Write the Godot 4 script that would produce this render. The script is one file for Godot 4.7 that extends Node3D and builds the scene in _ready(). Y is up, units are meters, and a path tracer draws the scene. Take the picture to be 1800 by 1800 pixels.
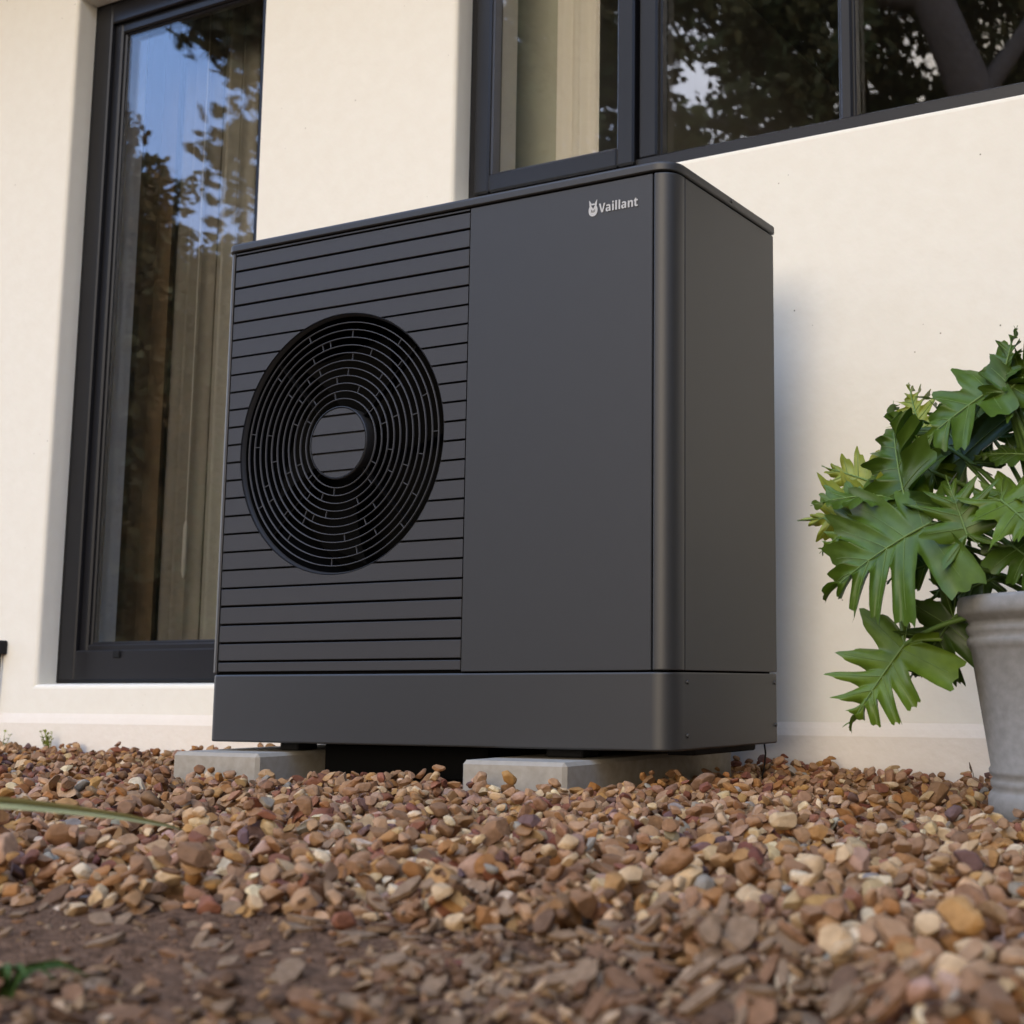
extends Node3D

# ---------------------------------------------------------------- view data
const FOCAL := 2477.5143          # pixels of the 1800 px photograph
const CENTRE := Vector2(1232.03, 861.6)
const EYE := Vector3(2.2886, 0.1125, 2.1583)
const TURN := Vector3(0.1381, 0.4828, -0.0014)
const NEAR := 0.05
const WALL_Z := -0.70
var view: Basis
var rng := RandomNumberGenerator.new()
var used_names := {}

func ray(u: float, v: float) -> Vector3:
	return view * Vector3((u - CENTRE.x) / FOCAL, -(v - CENTRE.y) / FOCAL, -1.0)

func at_z(u: float, v: float, z: float) -> Vector3:
	var d := ray(u, v)
	return EYE + d * ((z - EYE.z) / d.z)

func at_y(u: float, v: float, y: float) -> Vector3:
	var d := ray(u, v)
	return EYE + d * ((y - EYE.y) / d.y)

func seen(p: Vector3) -> Vector3:
	var c := view.transposed() * (p - EYE)
	if c.z > -0.05:
		return Vector3(-9999, -9999, 0)
	return Vector3(CENTRE.x + FOCAL * c.x / -c.z, CENTRE.y - FOCAL * c.y / -c.z, -c.z)

# ---------------------------------------------------------------- nodes
func numbered(called: String) -> String:
	var n: int = used_names.get(called, -1) + 1
	used_names[called] = n
	return called if n == 0 else "%s_%03d" % [called, n]

func tag(o: Node, label: String, category: String, group := "", kind := "") -> Node:
	o.set_meta("label", label)
	o.set_meta("category", category)
	if group != "":
		o.set_meta("group", group)
	if kind != "":
		o.set_meta("kind", kind)
	return o

func thing(called: String, label: String, category: String, at := Vector3.ZERO, group := "") -> Node3D:
	var o := Node3D.new()
	o.name = numbered(called)
	add_child(o)
	o.position = at
	tag(o, label, category, group)
	return o

func mesh_node(called: String, mesh: Mesh, mat: Material, parent: Node = null) -> MeshInstance3D:
	var o := MeshInstance3D.new()
	o.mesh = mesh
	o.material_override = mat
	o.name = called if parent else numbered(called)
	(parent if parent else self).add_child(o, true)
	return o

func build(called: String, st: SurfaceTool, mat: Material, parent: Node = null) -> MeshInstance3D:
	st.index()
	st.generate_normals()
	return mesh_node(called, st.commit(), mat, parent)

# ---------------------------------------------------------------- shapes
func tool(smooth := false) -> SurfaceTool:
	var st := SurfaceTool.new()
	st.begin(Mesh.PRIMITIVE_TRIANGLES)
	st.set_smooth_group(0 if smooth else -1)
	return st

func tri(st: SurfaceTool, a: Vector3, b: Vector3, c: Vector3, out: Vector3) -> void:
	if (a - c).cross(a - b).dot(out) < 0.0:
		st.add_vertex(a); st.add_vertex(c); st.add_vertex(b)
	else:
		st.add_vertex(a); st.add_vertex(b); st.add_vertex(c)

func quad(st: SurfaceTool, a: Vector3, b: Vector3, c: Vector3, d: Vector3, out: Vector3) -> void:
	tri(st, a, b, c, out)
	tri(st, a, c, d, out)

# box with chamfered edges between two corners
func box(st: SurfaceTool, lo: Vector3, hi: Vector3, ch := 0.0) -> void:
	var c := (lo + hi) / 2.0
	var h := (hi - lo) / 2.0
	ch = minf(ch, minf(h.x, minf(h.y, h.z)) * 0.9)
	var ax := [Vector3.RIGHT, Vector3.UP, Vector3.BACK]
	for k in 3:
		var n: Vector3 = ax[k]
		var p: Vector3 = ax[(k + 1) % 3]
		var q: Vector3 = ax[(k + 2) % 3]
		var hn: float = h[k]
		var hp: float = h[(k + 1) % 3]
		var hq: float = h[(k + 2) % 3]
		for s in [-1.0, 1.0]:
			var f: Vector3 = c + n * hn * s
			var a1: Vector3 = p * (hp - ch)
			var a2: Vector3 = q * (hq - ch)
			quad(st, f - a1 - a2, f + a1 - a2, f + a1 + a2, f - a1 + a2, n * s)
			if ch > 0.0:
				for t in [-1.0, 1.0]:   # the edge between faces n*s and p*t
					var e1: Vector3 = c + n * hn * s + p * (hp - ch) * t
					var e2: Vector3 = c + n * (hn - ch) * s + p * hp * t
					var w: Vector3 = q * (hq - ch)
					quad(st, e1 - w, e1 + w, e2 + w, e2 - w, n * s + p * t)
	if ch > 0.0:
		for sx in [-1.0, 1.0]:
			for sy in [-1.0, 1.0]:
				for sz in [-1.0, 1.0]:
					var s3 := Vector3(sx, sy, sz)
					var i := h - Vector3.ONE * ch
					tri(st, c + Vector3(h.x, i.y, i.z) * s3, c + Vector3(i.x, h.y, i.z) * s3, c + Vector3(i.x, i.y, h.z) * s3, s3)

func box_node(called: String, lo: Vector3, hi: Vector3, ch: float, mat: Material, parent: Node = null) -> MeshInstance3D:
	var st := tool()
	box(st, lo, hi, ch)
	return build(called, st, mat, parent)

# skin through rings of equal length; open or closed; caps optional
func loft(st: SurfaceTool, rings: Array, cap0 := true, cap1 := true) -> void:
	var mids := []
	for r in rings:
		var m := Vector3.ZERO
		for p in r:
			m += p
		mids.append(m / r.size())
	for i in rings.size() - 1:
		var r0: Array = rings[i]
		var r1: Array = rings[i + 1]
		var n := r0.size()
		for j in n:
			var k := (j + 1) % n
			var out: Vector3 = (r0[j] + r0[k] + r1[j] + r1[k]) / 4.0 - (mids[i] + mids[i + 1]) / 2.0
			quad(st, r0[j], r1[j], r1[k], r0[k], out)
	st.set_smooth_group(-1)
	for e in [[0, 1, cap0], [rings.size() - 1, rings.size() - 2, cap1]]:
		if e[2]:
			var r: Array = rings[e[0]]
			for j in r.size():
				tri(st, mids[e[0]], r[j], r[(j + 1) % r.size()], mids[e[0]] - mids[e[1]])

func tube(st: SurfaceTool, pts: Array, radii: Array, sides := 8) -> void:
	var rings := []
	for i in pts.size():
		var d: Vector3 = (pts[mini(i + 1, pts.size() - 1)] - pts[maxi(i - 1, 0)]).normalized()
		var a := d.cross(Vector3(0.31, 0.2, 0.93)).normalized()
		var b := d.cross(a)
		var r := []
		for j in sides:
			var t := TAU * j / sides
			r.append(pts[i] + (a * cos(t) + b * sin(t)) * radii[i])
		rings.append(r)
	loft(st, rings)

func lathe(st: SurfaceTool, profile: Array, sides := 64) -> void:
	var rings := []
	for p in profile:
		var r := []
		for j in sides:
			var t := TAU * j / sides
			r.append(Vector3(cos(t) * p.x, p.y, sin(t) * p.x))
		rings.append(r)
	loft(st, rings)

# prism of a flat outline in x,y between z0 (back) and z1 (front), front edge chamfered by ch
func prism(st: SurfaceTool, poly: PackedVector2Array, z0: float, z1: float, ch := 0.0) -> void:
	var front := poly
	if ch > 0.0:
		var inner := Geometry2D.offset_polygon(poly, -ch)
		if inner.size() == 1 and inner[0].size() == poly.size():
			# match the starting point
			var best := 0
			for i in poly.size():
				if inner[0][i].distance_to(poly[0]) < inner[0][best].distance_to(poly[0]):
					best = i
			front = PackedVector2Array()
			for i in poly.size():
				front.append(inner[0][(best + i) % poly.size()])
			if Geometry2D.is_polygon_clockwise(front) != Geometry2D.is_polygon_clockwise(poly):
				front = poly
				ch = 0.0
		else:
			ch = 0.0
	var mid := Vector2.ZERO
	for p in poly:
		mid += p
	mid /= poly.size()
	var cw := Geometry2D.is_polygon_clockwise(poly)
	for i in poly.size():
		var j := (i + 1) % poly.size()
		var e := poly[j] - poly[i]
		var o2 := Vector2(-e.y, e.x) if cw else Vector2(e.y, -e.x)
		var out := Vector3(o2.x, o2.y, 0)
		quad(st, Vector3(poly[i].x, poly[i].y, z0), Vector3(poly[j].x, poly[j].y, z0), Vector3(poly[j].x, poly[j].y, z1 - ch), Vector3(poly[i].x, poly[i].y, z1 - ch), out)
		if ch > 0.0:
			quad(st, Vector3(poly[i].x, poly[i].y, z1 - ch), Vector3(poly[j].x, poly[j].y, z1 - ch), Vector3(front[j].x, front[j].y, z1), Vector3(front[i].x, front[i].y, z1), out.normalized() + Vector3.BACK)
	for f in [[front, z1, 1.0], [poly, z0, -1.0]]:
		var t := Geometry2D.triangulate_polygon(f[0])
		for k in range(0, t.size(), 3):
			var pts := []
			for m in 3:
				pts.append(Vector3(f[0][t[k + m]].x, f[0][t[k + m]].y, f[1]))
			tri(st, pts[0], pts[1], pts[2], Vector3(0, 0, f[2]))

func rect(x0: float, y0: float, x1: float, y1: float) -> PackedVector2Array:
	return PackedVector2Array([Vector2(x0, y0), Vector2(x1, y0), Vector2(x1, y1), Vector2(x0, y1)])

func circle(c: Vector2, r: float, n: int) -> PackedVector2Array:
	var p := PackedVector2Array()
	for i in n:
		p.append(c + Vector2(cos(TAU * i / n), sin(TAU * i / n)) * r)
	return p

# ---------------------------------------------------------------- materials
func lin(r: float, g: float, b: float) -> Color:
	return Color(r, g, b).linear_to_srgb()

func srgb(r: int, g: int, b: int) -> Color:
	return Color(r / 255.0, g / 255.0, b / 255.0)

func mat(c: Color, rough := 0.8, spec := 0.5) -> StandardMaterial3D:
	var m := StandardMaterial3D.new()
	m.albedo_color = c
	m.roughness = rough
	m.metallic_specular = spec
	return m

func noise_tex(size: int, freq: float, seed_: int, lo: Color, hi: Color, octaves := 4, kind := FastNoiseLite.TYPE_SIMPLEX_SMOOTH) -> NoiseTexture2D:
	var n := FastNoiseLite.new()
	n.noise_type = kind
	n.seed = seed_
	n.frequency = freq
	n.fractal_octaves = octaves
	var t := NoiseTexture2D.new()
	t.width = size
	t.height = size
	t.seamless = true
	t.noise = n
	var g := Gradient.new()
	g.set_color(0, lo)
	g.set_color(1, hi)
	t.color_ramp = g
	return t

func grain(m: StandardMaterial3D, tex: Texture2D, per_metre: float, bump: Texture2D = null, cm := 0.1, world := true) -> StandardMaterial3D:
	m.albedo_texture = tex
	m.uv1_triplanar = true
	m.uv1_world_triplanar = world
	m.uv1_scale = Vector3.ONE * per_metre
	if bump:
		m.heightmap_enabled = true
		m.heightmap_texture = bump
		m.heightmap_scale = cm
	return m

var M := {}

const SKY_SEED := 0

# thin broken cloud over the whole sky, as a function of direction
func cloud_noise(seed_: int) -> FastNoiseLite:
	var n := FastNoiseLite.new()
	n.seed = seed_
	n.frequency = 1.1
	n.fractal_octaves = 5
	return n

func cloud_cover(seed_: int) -> ImageTexture:
	var n := cloud_noise(seed_)
	var im := Image.create(512, 256, false, Image.FORMAT_RGBA8)
	for j in 256:
		var el := (0.5 - (j + 0.5) / 256.0) * PI
		for i in 512:
			var az := (i + 0.5) / 512.0 * TAU
			var d := Vector3(sin(az) * cos(el), sin(el), -cos(az) * cos(el))
			var c := smoothstep(-0.12, 0.28, n.get_noise_3d(d.x, d.y * 1.8, d.z)) if el > 0.0 else 0.0
			im.set_pixel(i, j, Color(1, 1, 1, c))
	return ImageTexture.create_from_image(im)

func make_materials() -> void:
	var fine := noise_tex(512, 0.05, 3, Color(0.4, 0.4, 0.4), Color.WHITE, 5)
	var soft := noise_tex(1024, 0.02, 5, Color(0.985, 0.98, 0.975), Color.WHITE, 6)
	var plaster_bump := noise_tex(1024, 0.03, 8, Color.BLACK, Color.WHITE, 5)
	M.plaster = grain(mat(srgb(233, 229, 216), 0.9, 0.25), soft, 0.7, plaster_bump, 0.05)
	var specks := Image.create(1024, 1024, false, Image.FORMAT_RGB8)
	specks.fill(Color.WHITE)
	for k in 36:
		var x := rng.randi() % 1018
		var y := rng.randi() % 1018
		var w := 1 + rng.randi() % 2
		var tone := rng.randf_range(0.35, 0.75)
		specks.fill_rect(Rect2i(x, y, w, w), Color(tone, tone * 0.95, tone * 0.9))
	M.plaster.detail_enabled = true
	M.plaster.detail_blend_mode = BaseMaterial3D.BLEND_MODE_MUL
	M.plaster.detail_albedo = ImageTexture.create_from_image(specks)
	M.plinth = grain(mat(srgb(229, 221, 208), 0.9, 0.25), soft, 0.9, plaster_bump, 0.09)
	var powder := noise_tex(256, 0.25, 12, Color.BLACK, Color.WHITE, 2)
	var even := noise_tex(256, 0.02, 11, Color(0.975, 0.975, 0.975), Color.WHITE, 4)
	M.case = grain(mat(srgb(42, 42, 42), 0.48, 0.55), even, 3.0, powder, 0.004)
	M.case_plastic = grain(mat(srgb(45, 44, 44), 0.5, 0.55), even, 3.0, powder, 0.012)
	M.ring = mat(srgb(66, 66, 68), 0.55, 0.45)
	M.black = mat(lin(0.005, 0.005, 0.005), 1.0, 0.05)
	M.rubber = mat(lin(0.015, 0.015, 0.016), 0.7, 0.3)
	M.screw = mat(lin(0.02, 0.02, 0.02), 0.4, 0.5)
	M.silver = mat(srgb(178, 177, 173), 0.45, 0.5)
	M.frame = mat(srgb(22, 22, 25), 0.34, 0.5)
	M.gasket = mat(lin(0.008, 0.008, 0.008), 0.6, 0.3)
	M.bead = mat(srgb(60, 64, 74), 0.4, 0.5)
	var glass := StandardMaterial3D.new()
	glass.transparency = BaseMaterial3D.TRANSPARENCY_ALPHA
	glass.albedo_color = Color(0.5, 0.55, 0.52, 0.002)
	glass.roughness = 0.0
	glass.metallic_specular = 0.5
	M.glass = glass
	var conc := noise_tex(512, 0.03, 21, Color(0.90, 0.895, 0.88), Color.WHITE, 6)
	M.concrete = grain(mat(srgb(164, 157, 145), 0.92, 0.25), conc, 2.5, fine, 0.03)
	M.pot = grain(mat(srgb(146, 144, 140), 0.85, 0.3), noise_tex(512, 0.02, 31, Color(0.84, 0.84, 0.83), Color.WHITE, 6), 5.0, fine, 0.03)
	M.potting = mat(lin(0.03, 0.02, 0.013), 0.95, 0.2)
	var soil_tex := noise_tex(1024, 0.02, 41, Color(0.55, 0.53, 0.51), Color.WHITE, 6)
	M.soil = grain(mat(srgb(140, 108, 84), 0.97, 0.15), soil_tex, 3.0, noise_tex(1024, 0.06, 42, Color.BLACK, Color.WHITE, 6), 0.5)
	var stone_tex := noise_tex(512, 0.016, 51, Color(0.74, 0.72, 0.70), Color.WHITE, 6)
	var stone_bump := noise_tex(512, 0.04, 52, Color.BLACK, Color.WHITE, 5)
	M.stones = grain(mat(Color.WHITE, 0.85, 0.35), stone_tex, 9.0, stone_bump, 0.08)
	M.stones.vertex_color_use_as_albedo = true
	M.stone_tex = stone_tex
	M.stone_bump = stone_bump
	M.bark_bits = grain(mat(Color.WHITE, 0.92, 0.2), stone_tex, 12.0, stone_bump, 0.1)
	M.bark_bits.vertex_color_use_as_albedo = true
	M.leaves = []
	for c in [[0.07, 0.125, 0.013], [0.09, 0.155, 0.015], [0.13, 0.20, 0.018], [0.30, 0.33, 0.05], [0.045, 0.082, 0.01]]:
		var m := grain(mat(lin(c[0], c[1], c[2]), 0.42, 0.42), noise_tex(256, 0.02, 61, Color(0.75, 0.78, 0.7), Color.WHITE, 4), 6.0)
		m.backlight_enabled = true
		m.backlight = Color(0.35, 0.45, 0.1)
		M.leaves.append(m)
	M.vein = mat(lin(0.12, 0.19, 0.045), 0.5, 0.4)
	M.stalk = mat(lin(0.09, 0.16, 0.03), 0.5, 0.4)
	M.grass = mat(lin(0.46, 0.45, 0.22), 0.6, 0.3)
	M.grass_dark = mat(lin(0.05, 0.09, 0.02), 0.6, 0.3)
	M.weed = mat(lin(0.26, 0.30, 0.07), 0.7, 0.3)
	M.straw = mat(lin(0.12, 0.08, 0.05), 0.9, 0.2)
	M.bark = grain(mat(lin(0.24, 0.19, 0.15), 0.95, 0.2), stone_tex, 1.5, stone_bump, 2.0)
	M.oak = mat(Color.WHITE, 0.7, 0.3)
	M.oak.vertex_color_use_as_albedo = true
	M.room = mat(lin(0.22, 0.15, 0.09), 0.8, 0.3)          # oak floor
	M.room_wall = mat(lin(0.34, 0.29, 0.22), 0.9, 0.2)     # buff paint
	M.dim_ceiling = mat(lin(0.11, 0.07, 0.04), 0.8, 0.3)        # brown ceiling, dimness of the unlit room put into its colour
	M.cream = mat(lin(0.64, 0.60, 0.50), 0.9, 0.2)
	M.sage = mat(lin(0.36, 0.36, 0.28), 0.9, 0.2)
	M.curtain = [mat(lin(0.15, 0.135, 0.105), 0.95, 0.1), mat(lin(0.10, 0.068, 0.036), 0.95, 0.1), mat(lin(0.24, 0.225, 0.18), 0.95, 0.1)]

# ---------------------------------------------------------------- main
func _ready() -> void:
	rng.seed = 20240611
	view = Basis.from_euler(TURN)
	# camera
	var cam := Camera3D.new()
	cam.name = "camera"
	cam.projection = Camera3D.PROJECTION_FRUSTUM
	cam.near = NEAR
	cam.far = 400.0
	cam.size = 2.0 * NEAR * 900.0 / FOCAL
	cam.frustum_offset = Vector2(NEAR * (900.0 - CENTRE.x) / FOCAL, -NEAR * (900.0 - CENTRE.y) / FOCAL)
	cam.transform = Transform3D(view, EYE)
	var lens := CameraAttributesPhysical.new()
	lens.frustum_focal_length = 33.0
	lens.frustum_focus_distance = 2.55
	lens.exposure_aperture = 5.0
	lens.frustum_near = NEAR
	lens.frustum_far = 400.0
	cam.attributes = lens
	add_child(cam)
	cam.current = true
	# sky
	var sky_mat := ProceduralSkyMaterial.new()
	sky_mat.sky_top_color = Color(0.46, 0.60, 0.82)
	sky_mat.sky_horizon_color = Color(0.94, 0.90, 0.84)
	sky_mat.sky_curve = 0.10
	sky_mat.ground_bottom_color = Color(0.2, 0.17, 0.14)
	sky_mat.ground_horizon_color = Color(0.45, 0.42, 0.38)
	sky_mat.sun_angle_max = 60.0
	sky_mat.sun_curve = 0.5
	sky_mat.sky_cover = cloud_cover(SKY_SEED)
	sky_mat.sky_cover_modulate = Color(1.0, 0.965, 0.91, 0.62)
	var sky := Sky.new()
	sky.sky_material = sky_mat
	var env := Environment.new()
	env.background_mode = Environment.BG_SKY
	env.sky = sky
	env.background_energy_multiplier = 1.95
	env.tonemap_mode = Environment.TONE_MAPPER_LINEAR
	env.tonemap_exposure = 2.02
	env.sdfgi_enabled = true
	env.ssao_enabled = true
	env.ssil_enabled = true
	var world := WorldEnvironment.new()
	world.name = "world_environment"
	world.environment = env
	add_child(world)
	# sun: low, from the garden side, a little to the right of the wall's normal
	var sun := DirectionalLight3D.new()
	sun.name = "sun"
	sun.light_energy = 0.21
	sun.light_color = Color(1.0, 0.92, 0.81)
	sun.light_angular_distance = 28.0
	sun.shadow_enabled = true
	var az := deg_to_rad(9.0)
	var el := deg_to_rad(10.0)
	var to_sun := Vector3(sin(az) * cos(el), sin(el), cos(az) * cos(el))
	sun.transform = Transform3D(Basis.looking_at(-to_sun, Vector3.UP), Vector3(0, 6, 6))
	add_child(sun)

	make_materials()
	make_ground()
	make_house()
	make_curtains()
	make_slabs()
	make_heat_pump()
	make_pot_and_plant()
	make_wall_fittings()
	make_gravel()
	make_soil_litter()
	make_small_plants()
	make_trees()

# ---------------------------------------------------------------- ground
var ground_noise := FastNoiseLite.new()

# distance towards the camera past the gravel's edge (positive = bare soil)
func soil_side(x: float, z: float) -> float:
	var edge := [Vector2(-3.0, 1.25), Vector2(0.98, 1.19), Vector2(1.125, 1.205), Vector2(1.31, 1.17), Vector2(1.448, 1.136), Vector2(1.565, 1.13), Vector2(1.688, 1.185), Vector2(1.789, 1.205), Vector2(1.887, 1.255), Vector2(1.95, 1.30), Vector2(2.06, 1.45), Vector2(2.3, 2.4), Vector2(4.0, 3.0)]
	var e := 3.0
	for i in edge.size() - 1:
		if x >= edge[i].x and x <= edge[i + 1].x:
			e = lerpf(edge[i].y, edge[i + 1].y, (x - edge[i].x) / (edge[i + 1].x - edge[i].x))
	if x < -3.0:
		e = 1.25
	return z - e

func soil_y(x: float, z: float) -> float:
	var side := soil_side(x, z)
	var y := -0.099 + 0.007 * smoothstep(-0.05, 0.03, side) - 0.006 * smoothstep(-0.3, -0.6, z)
	y += 0.012 * exp(-(pow(x - 1.0, 2.0) + pow(z + 0.6, 2.0)) / 0.04)
	y -= 0.012 * smoothstep(1.2, 1.7, x) * smoothstep(0.3, -0.3, z)
	y += 0.005 * ground_noise.get_noise_2d(x * 6.0, z * 6.0) + 0.006 * ground_noise.get_noise_2d(x * 30.0, z * 30.0)
	return y

func make_ground() -> void:
	ground_noise.seed = 77
	ground_noise.frequency = 1.0
	var xs := []
	var zs := []
	for e in [-70.0, -30.0, -12.0, -6.0, -4.0]:
		xs.append(e)
	var x := -2.6
	while x < 3.0:
		xs.append(x)
		x += 0.014 if x > 0.7 and x < 2.4 else 0.06
	for e in [3.6, 5.0, 8.0, 15.0, 35.0, 70.0]:
		xs.append(e)
	for e in [-30.0, -10.0, -4.0, -2.0]:
		zs.append(e)
	var z := -1.0
	while z < 2.8:
		zs.append(z)
		z += 0.014 if z > 0.95 and z < 1.9 else 0.06
	for e in [3.2, 5.0, 8.0, 15.0, 35.0, 90.0]:
		zs.append(e)
	var st := tool(true)
	for b in zs:
		for a in xs:
			st.add_vertex(Vector3(a, soil_y(a, b), b))
	var w := xs.size()
	for j in zs.size() - 1:
		for i in w - 1:
			var k := j * w + i
			for n in [k, k + 1, k + w + 1, k, k + w + 1, k + w]:
				st.add_index(n)
	st.generate_normals()
	var g := mesh_node("ground", st.commit(), M.soil)
	g.set_meta("kind", "structure")
	tag(g, "bare dark brown soil of the garden bed", "ground", "", "structure")

# ---------------------------------------------------------------- house
const DOOR := [-1.47, 0.12, -0.652, 2.31]
const WINDOW := [0.053, 1.367, 2.25, 2.75]

func make_house() -> void:
	var house := thing("house", "cream plastered house wall with two dark framed window openings", "house", Vector3(0, -0.1, WALL_Z))
	var off := -house.position
	# wall with its openings
	var st := tool()
	var z0 := WALL_Z
	var z1 := WALL_Z - 0.28
	var c := 0.012
	var xs := [-7.0, DOOR[0] - c, DOOR[2] + c, WINDOW[0] - c, WINDOW[2] + c, 9.0]
	var ys := [-0.35, DOOR[1] - c, WINDOW[1] - c, DOOR[3] + c, WINDOW[3] + c, 3.15]
	for i in xs.size() - 1:
		for j in ys.size() - 1:
			var m := Vector2((xs[i] + xs[i + 1]) / 2.0, (ys[j] + ys[j + 1]) / 2.0)
			var open := false
			for o in [DOOR, WINDOW]:
				if m.x > o[0] and m.x < o[2] and m.y > o[1] and m.y < o[3]:
					open = true
			if open:
				continue
			for zz in [z0, z1]:
				quad(st, Vector3(xs[i], ys[j], zz) + off, Vector3(xs[i + 1], ys[j], zz) + off, Vector3(xs[i + 1], ys[j + 1], zz) + off, Vector3(xs[i], ys[j + 1], zz) + off, Vector3(0, 0, 1 if zz == z0 else -1))
	for o in [DOOR, WINDOW]:
		var fall := 0.012 if o == DOOR else 0.0
		var inner := [Vector2(o[0], o[1]), Vector2(o[2], o[1]), Vector2(o[2], o[3]), Vector2(o[0], o[3])]
		var outer := [Vector2(o[0] - c, o[1] - c), Vector2(o[2] + c, o[1] - c), Vector2(o[2] + c, o[3] + c), Vector2(o[0] - c, o[3] + c)]
		var mid := Vector2((o[0] + o[2]) / 2.0, (o[1] + o[3]) / 2.0)
		for k in 4:
			var a: Vector2 = inner[k]
			var b: Vector2 = inner[(k + 1) % 4]
			var a2: Vector2 = outer[k]
			var b2: Vector2 = outer[(k + 1) % 4]
			var out2 := mid - (a + b) / 2.0
			var out := Vector3(out2.x, out2.y, 0).normalized()
			# rounded plaster arris in three facets
			var last := [Vector3(a2.x, a2.y, z0), Vector3(b2.x, b2.y, z0)]
			for f in 3:
				var t := (f + 1) / 3.0
				var g := sin(t * PI / 2.0)
				var d := c * (1.0 - cos(t * PI / 2.0))
				var pa := a2.lerp(a, g)
				var pb := b2.lerp(b, g)
				var now := [Vector3(pa.x, pa.y, z0 - d), Vector3(pb.x, pb.y, z0 - d)]
				quad(st, last[0] + off, last[1] + off, now[1] + off, now[0] + off, out + Vector3.BACK)
				last = now
			var up := Vector3(0, fall if k == 0 else 0.0, 0)
			quad(st, last[0] + off, last[1] + off, Vector3(b.x, b.y, z1) + up + off, Vector3(a.x, a.y, z1) + up + off, out)
	build("wall", st, M.plaster, house)
	# plinth
	st = tool()
	var p := [Vector2(-0.7005, 0.036), Vector2(-0.695, 0.022), Vector2(-0.690, 0.006), Vector2(-0.689, -0.35)]
	for i in 3:
		quad(st, Vector3(-7, p[i].y, p[i].x) + off, Vector3(9, p[i].y, p[i].x) + off, Vector3(9, p[i + 1].y, p[i + 1].x) + off, Vector3(-7, p[i + 1].y, p[i + 1].x) + off, Vector3(0, 0.5, 1))
	build("plinth", st, M.plinth, house)
	# roof, out of the frame above; overhang deepened to darken the wall's top
	st = tool()
	box(st, Vector3(-7.4, 3.16, -6.2) + off, Vector3(9.4, 3.34, 0.15) + off, 0.01)
	var roof := build("roof", st, M.plaster, house)
	roof.set_meta("label", "flat eave above the wall, overhang deepened to shade it")
	# rooms behind
	box_node("room_floor", Vector3(-7, -0.2, -6) + off, Vector3(9, 0.08, z1 - 0.002) + off, 0, M.room, house)
	box_node("room_ceiling", Vector3(-7, 2.9, -6) + off, Vector3(9, 3.15, z1 - 0.002) + off, 0, M.dim_ceiling, house)
	box_node("room_wall", Vector3(-7, 0.08, -6.1) + off, Vector3(9, 2.9, -6.0) + off, 0, M.room_wall, house)
	box_node("room_wall", Vector3(-7.1, 0.08, -6) + off, Vector3(-7.0, 2.9, z1 - 0.002) + off, 0, M.room_wall, house)
	box_node("room_wall", Vector3(9.0, 0.08, -6) + off, Vector3(9.1, 2.9, z1 - 0.002) + off, 0, M.room_wall, house)
	# partition between the two rooms, its cream end seen through the casement
	box_node("partition", Vector3(-0.22, 0.08, -6) + off, Vector3(-0.08, 2.9, z1 - 0.002) + off, 0, M.cream, house)
	make_door_window(house, off)
	make_casement_window(house, off)

func bar(called: String, lo: Vector3, hi: Vector3, ch: float, m: Material, parent: Node, off: Vector3) -> MeshInstance3D:
	return box_node(called, lo + off, hi + off, ch, m, parent)

func framed(called: String, x0: float, y0: float, x1: float, y1: float, w: float, wb: float, zb: float, zf: float, ch: float, m: Material, parent: Node, off: Vector3) -> MeshInstance3D:
	# four bars butted end to end in one frame
	var st := tool()
	box(st, Vector3(x0, y0, zb) + off, Vector3(x0 + w, y1, zf) + off, ch)
	box(st, Vector3(x1 - w, y0, zb) + off, Vector3(x1, y1, zf) + off, ch)
	box(st, Vector3(x0 + w - 0.001, y0, zb) + off, Vector3(x1 - w + 0.001, y0 + wb, zf - 0.001) + off, ch)
	box(st, Vector3(x0 + w - 0.001, y1 - w, zb) + off, Vector3(x1 - w + 0.001, y1, zf - 0.001) + off, ch)
	return build(called, st, m, parent)

func glazing(x0: float, y0: float, x1: float, y1: float, z: float, parent: Node, off: Vector3) -> void:
	# sealed double glazing: two sheets of glass
	for k in 2:
		bar("pane", Vector3(x0, y0, z - 0.004 - k * 0.018) + off, Vector3(x1, y1, z - k * 0.018) + off, 0.0, M.glass, parent, Vector3.ZERO)

func make_door_window(house: Node, off: Vector3) -> void:
	var x0: float = DOOR[0] - 0.004
	var x1: float = DOOR[2] + 0.004
	var y0: float = DOOR[1] + 0.012
	var y1: float = DOOR[3] + 0.004
	var w := framed("tall_window", x0, y0, x1, y1, 0.075, 0.09, -0.84, -0.775, 0.004, M.frame, house, off)
	w.set_meta("label", "tall window with one large pane reflecting sky and trees")
	framed("sash", x0 + 0.071, y0 + 0.086, x1 - 0.071, y1 - 0.071, 0.036, 0.022, -0.832, -0.792, 0.005, M.frame, w, off)
	framed("glazing_bead", x0 + 0.103, y0 + 0.104, x1 - 0.103, y1 - 0.103, 0.012, 0.012, -0.83, -0.803, 0.004, M.frame, w, off)
	glazing(x0 + 0.108, y0 + 0.112, x1 - 0.108, y1 - 0.108, -0.808, w, off)
	# drain cap on the bottom rail
	var p := at_z(205, 1150, -0.775)
	box_node("drain_cap", p + Vector3(-0.014, -0.011, -0.002) + off, p + Vector3(0.014, 0.011, 0.004) + off, 0.002, M.gasket, w)
	framed("sealant", x0 - 0.004, y0 - 0.008, x1 + 0.004, y1 + 0.004, 0.014, 0.012, -0.79, -0.772, 0.003, M.gasket, w, off)

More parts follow.
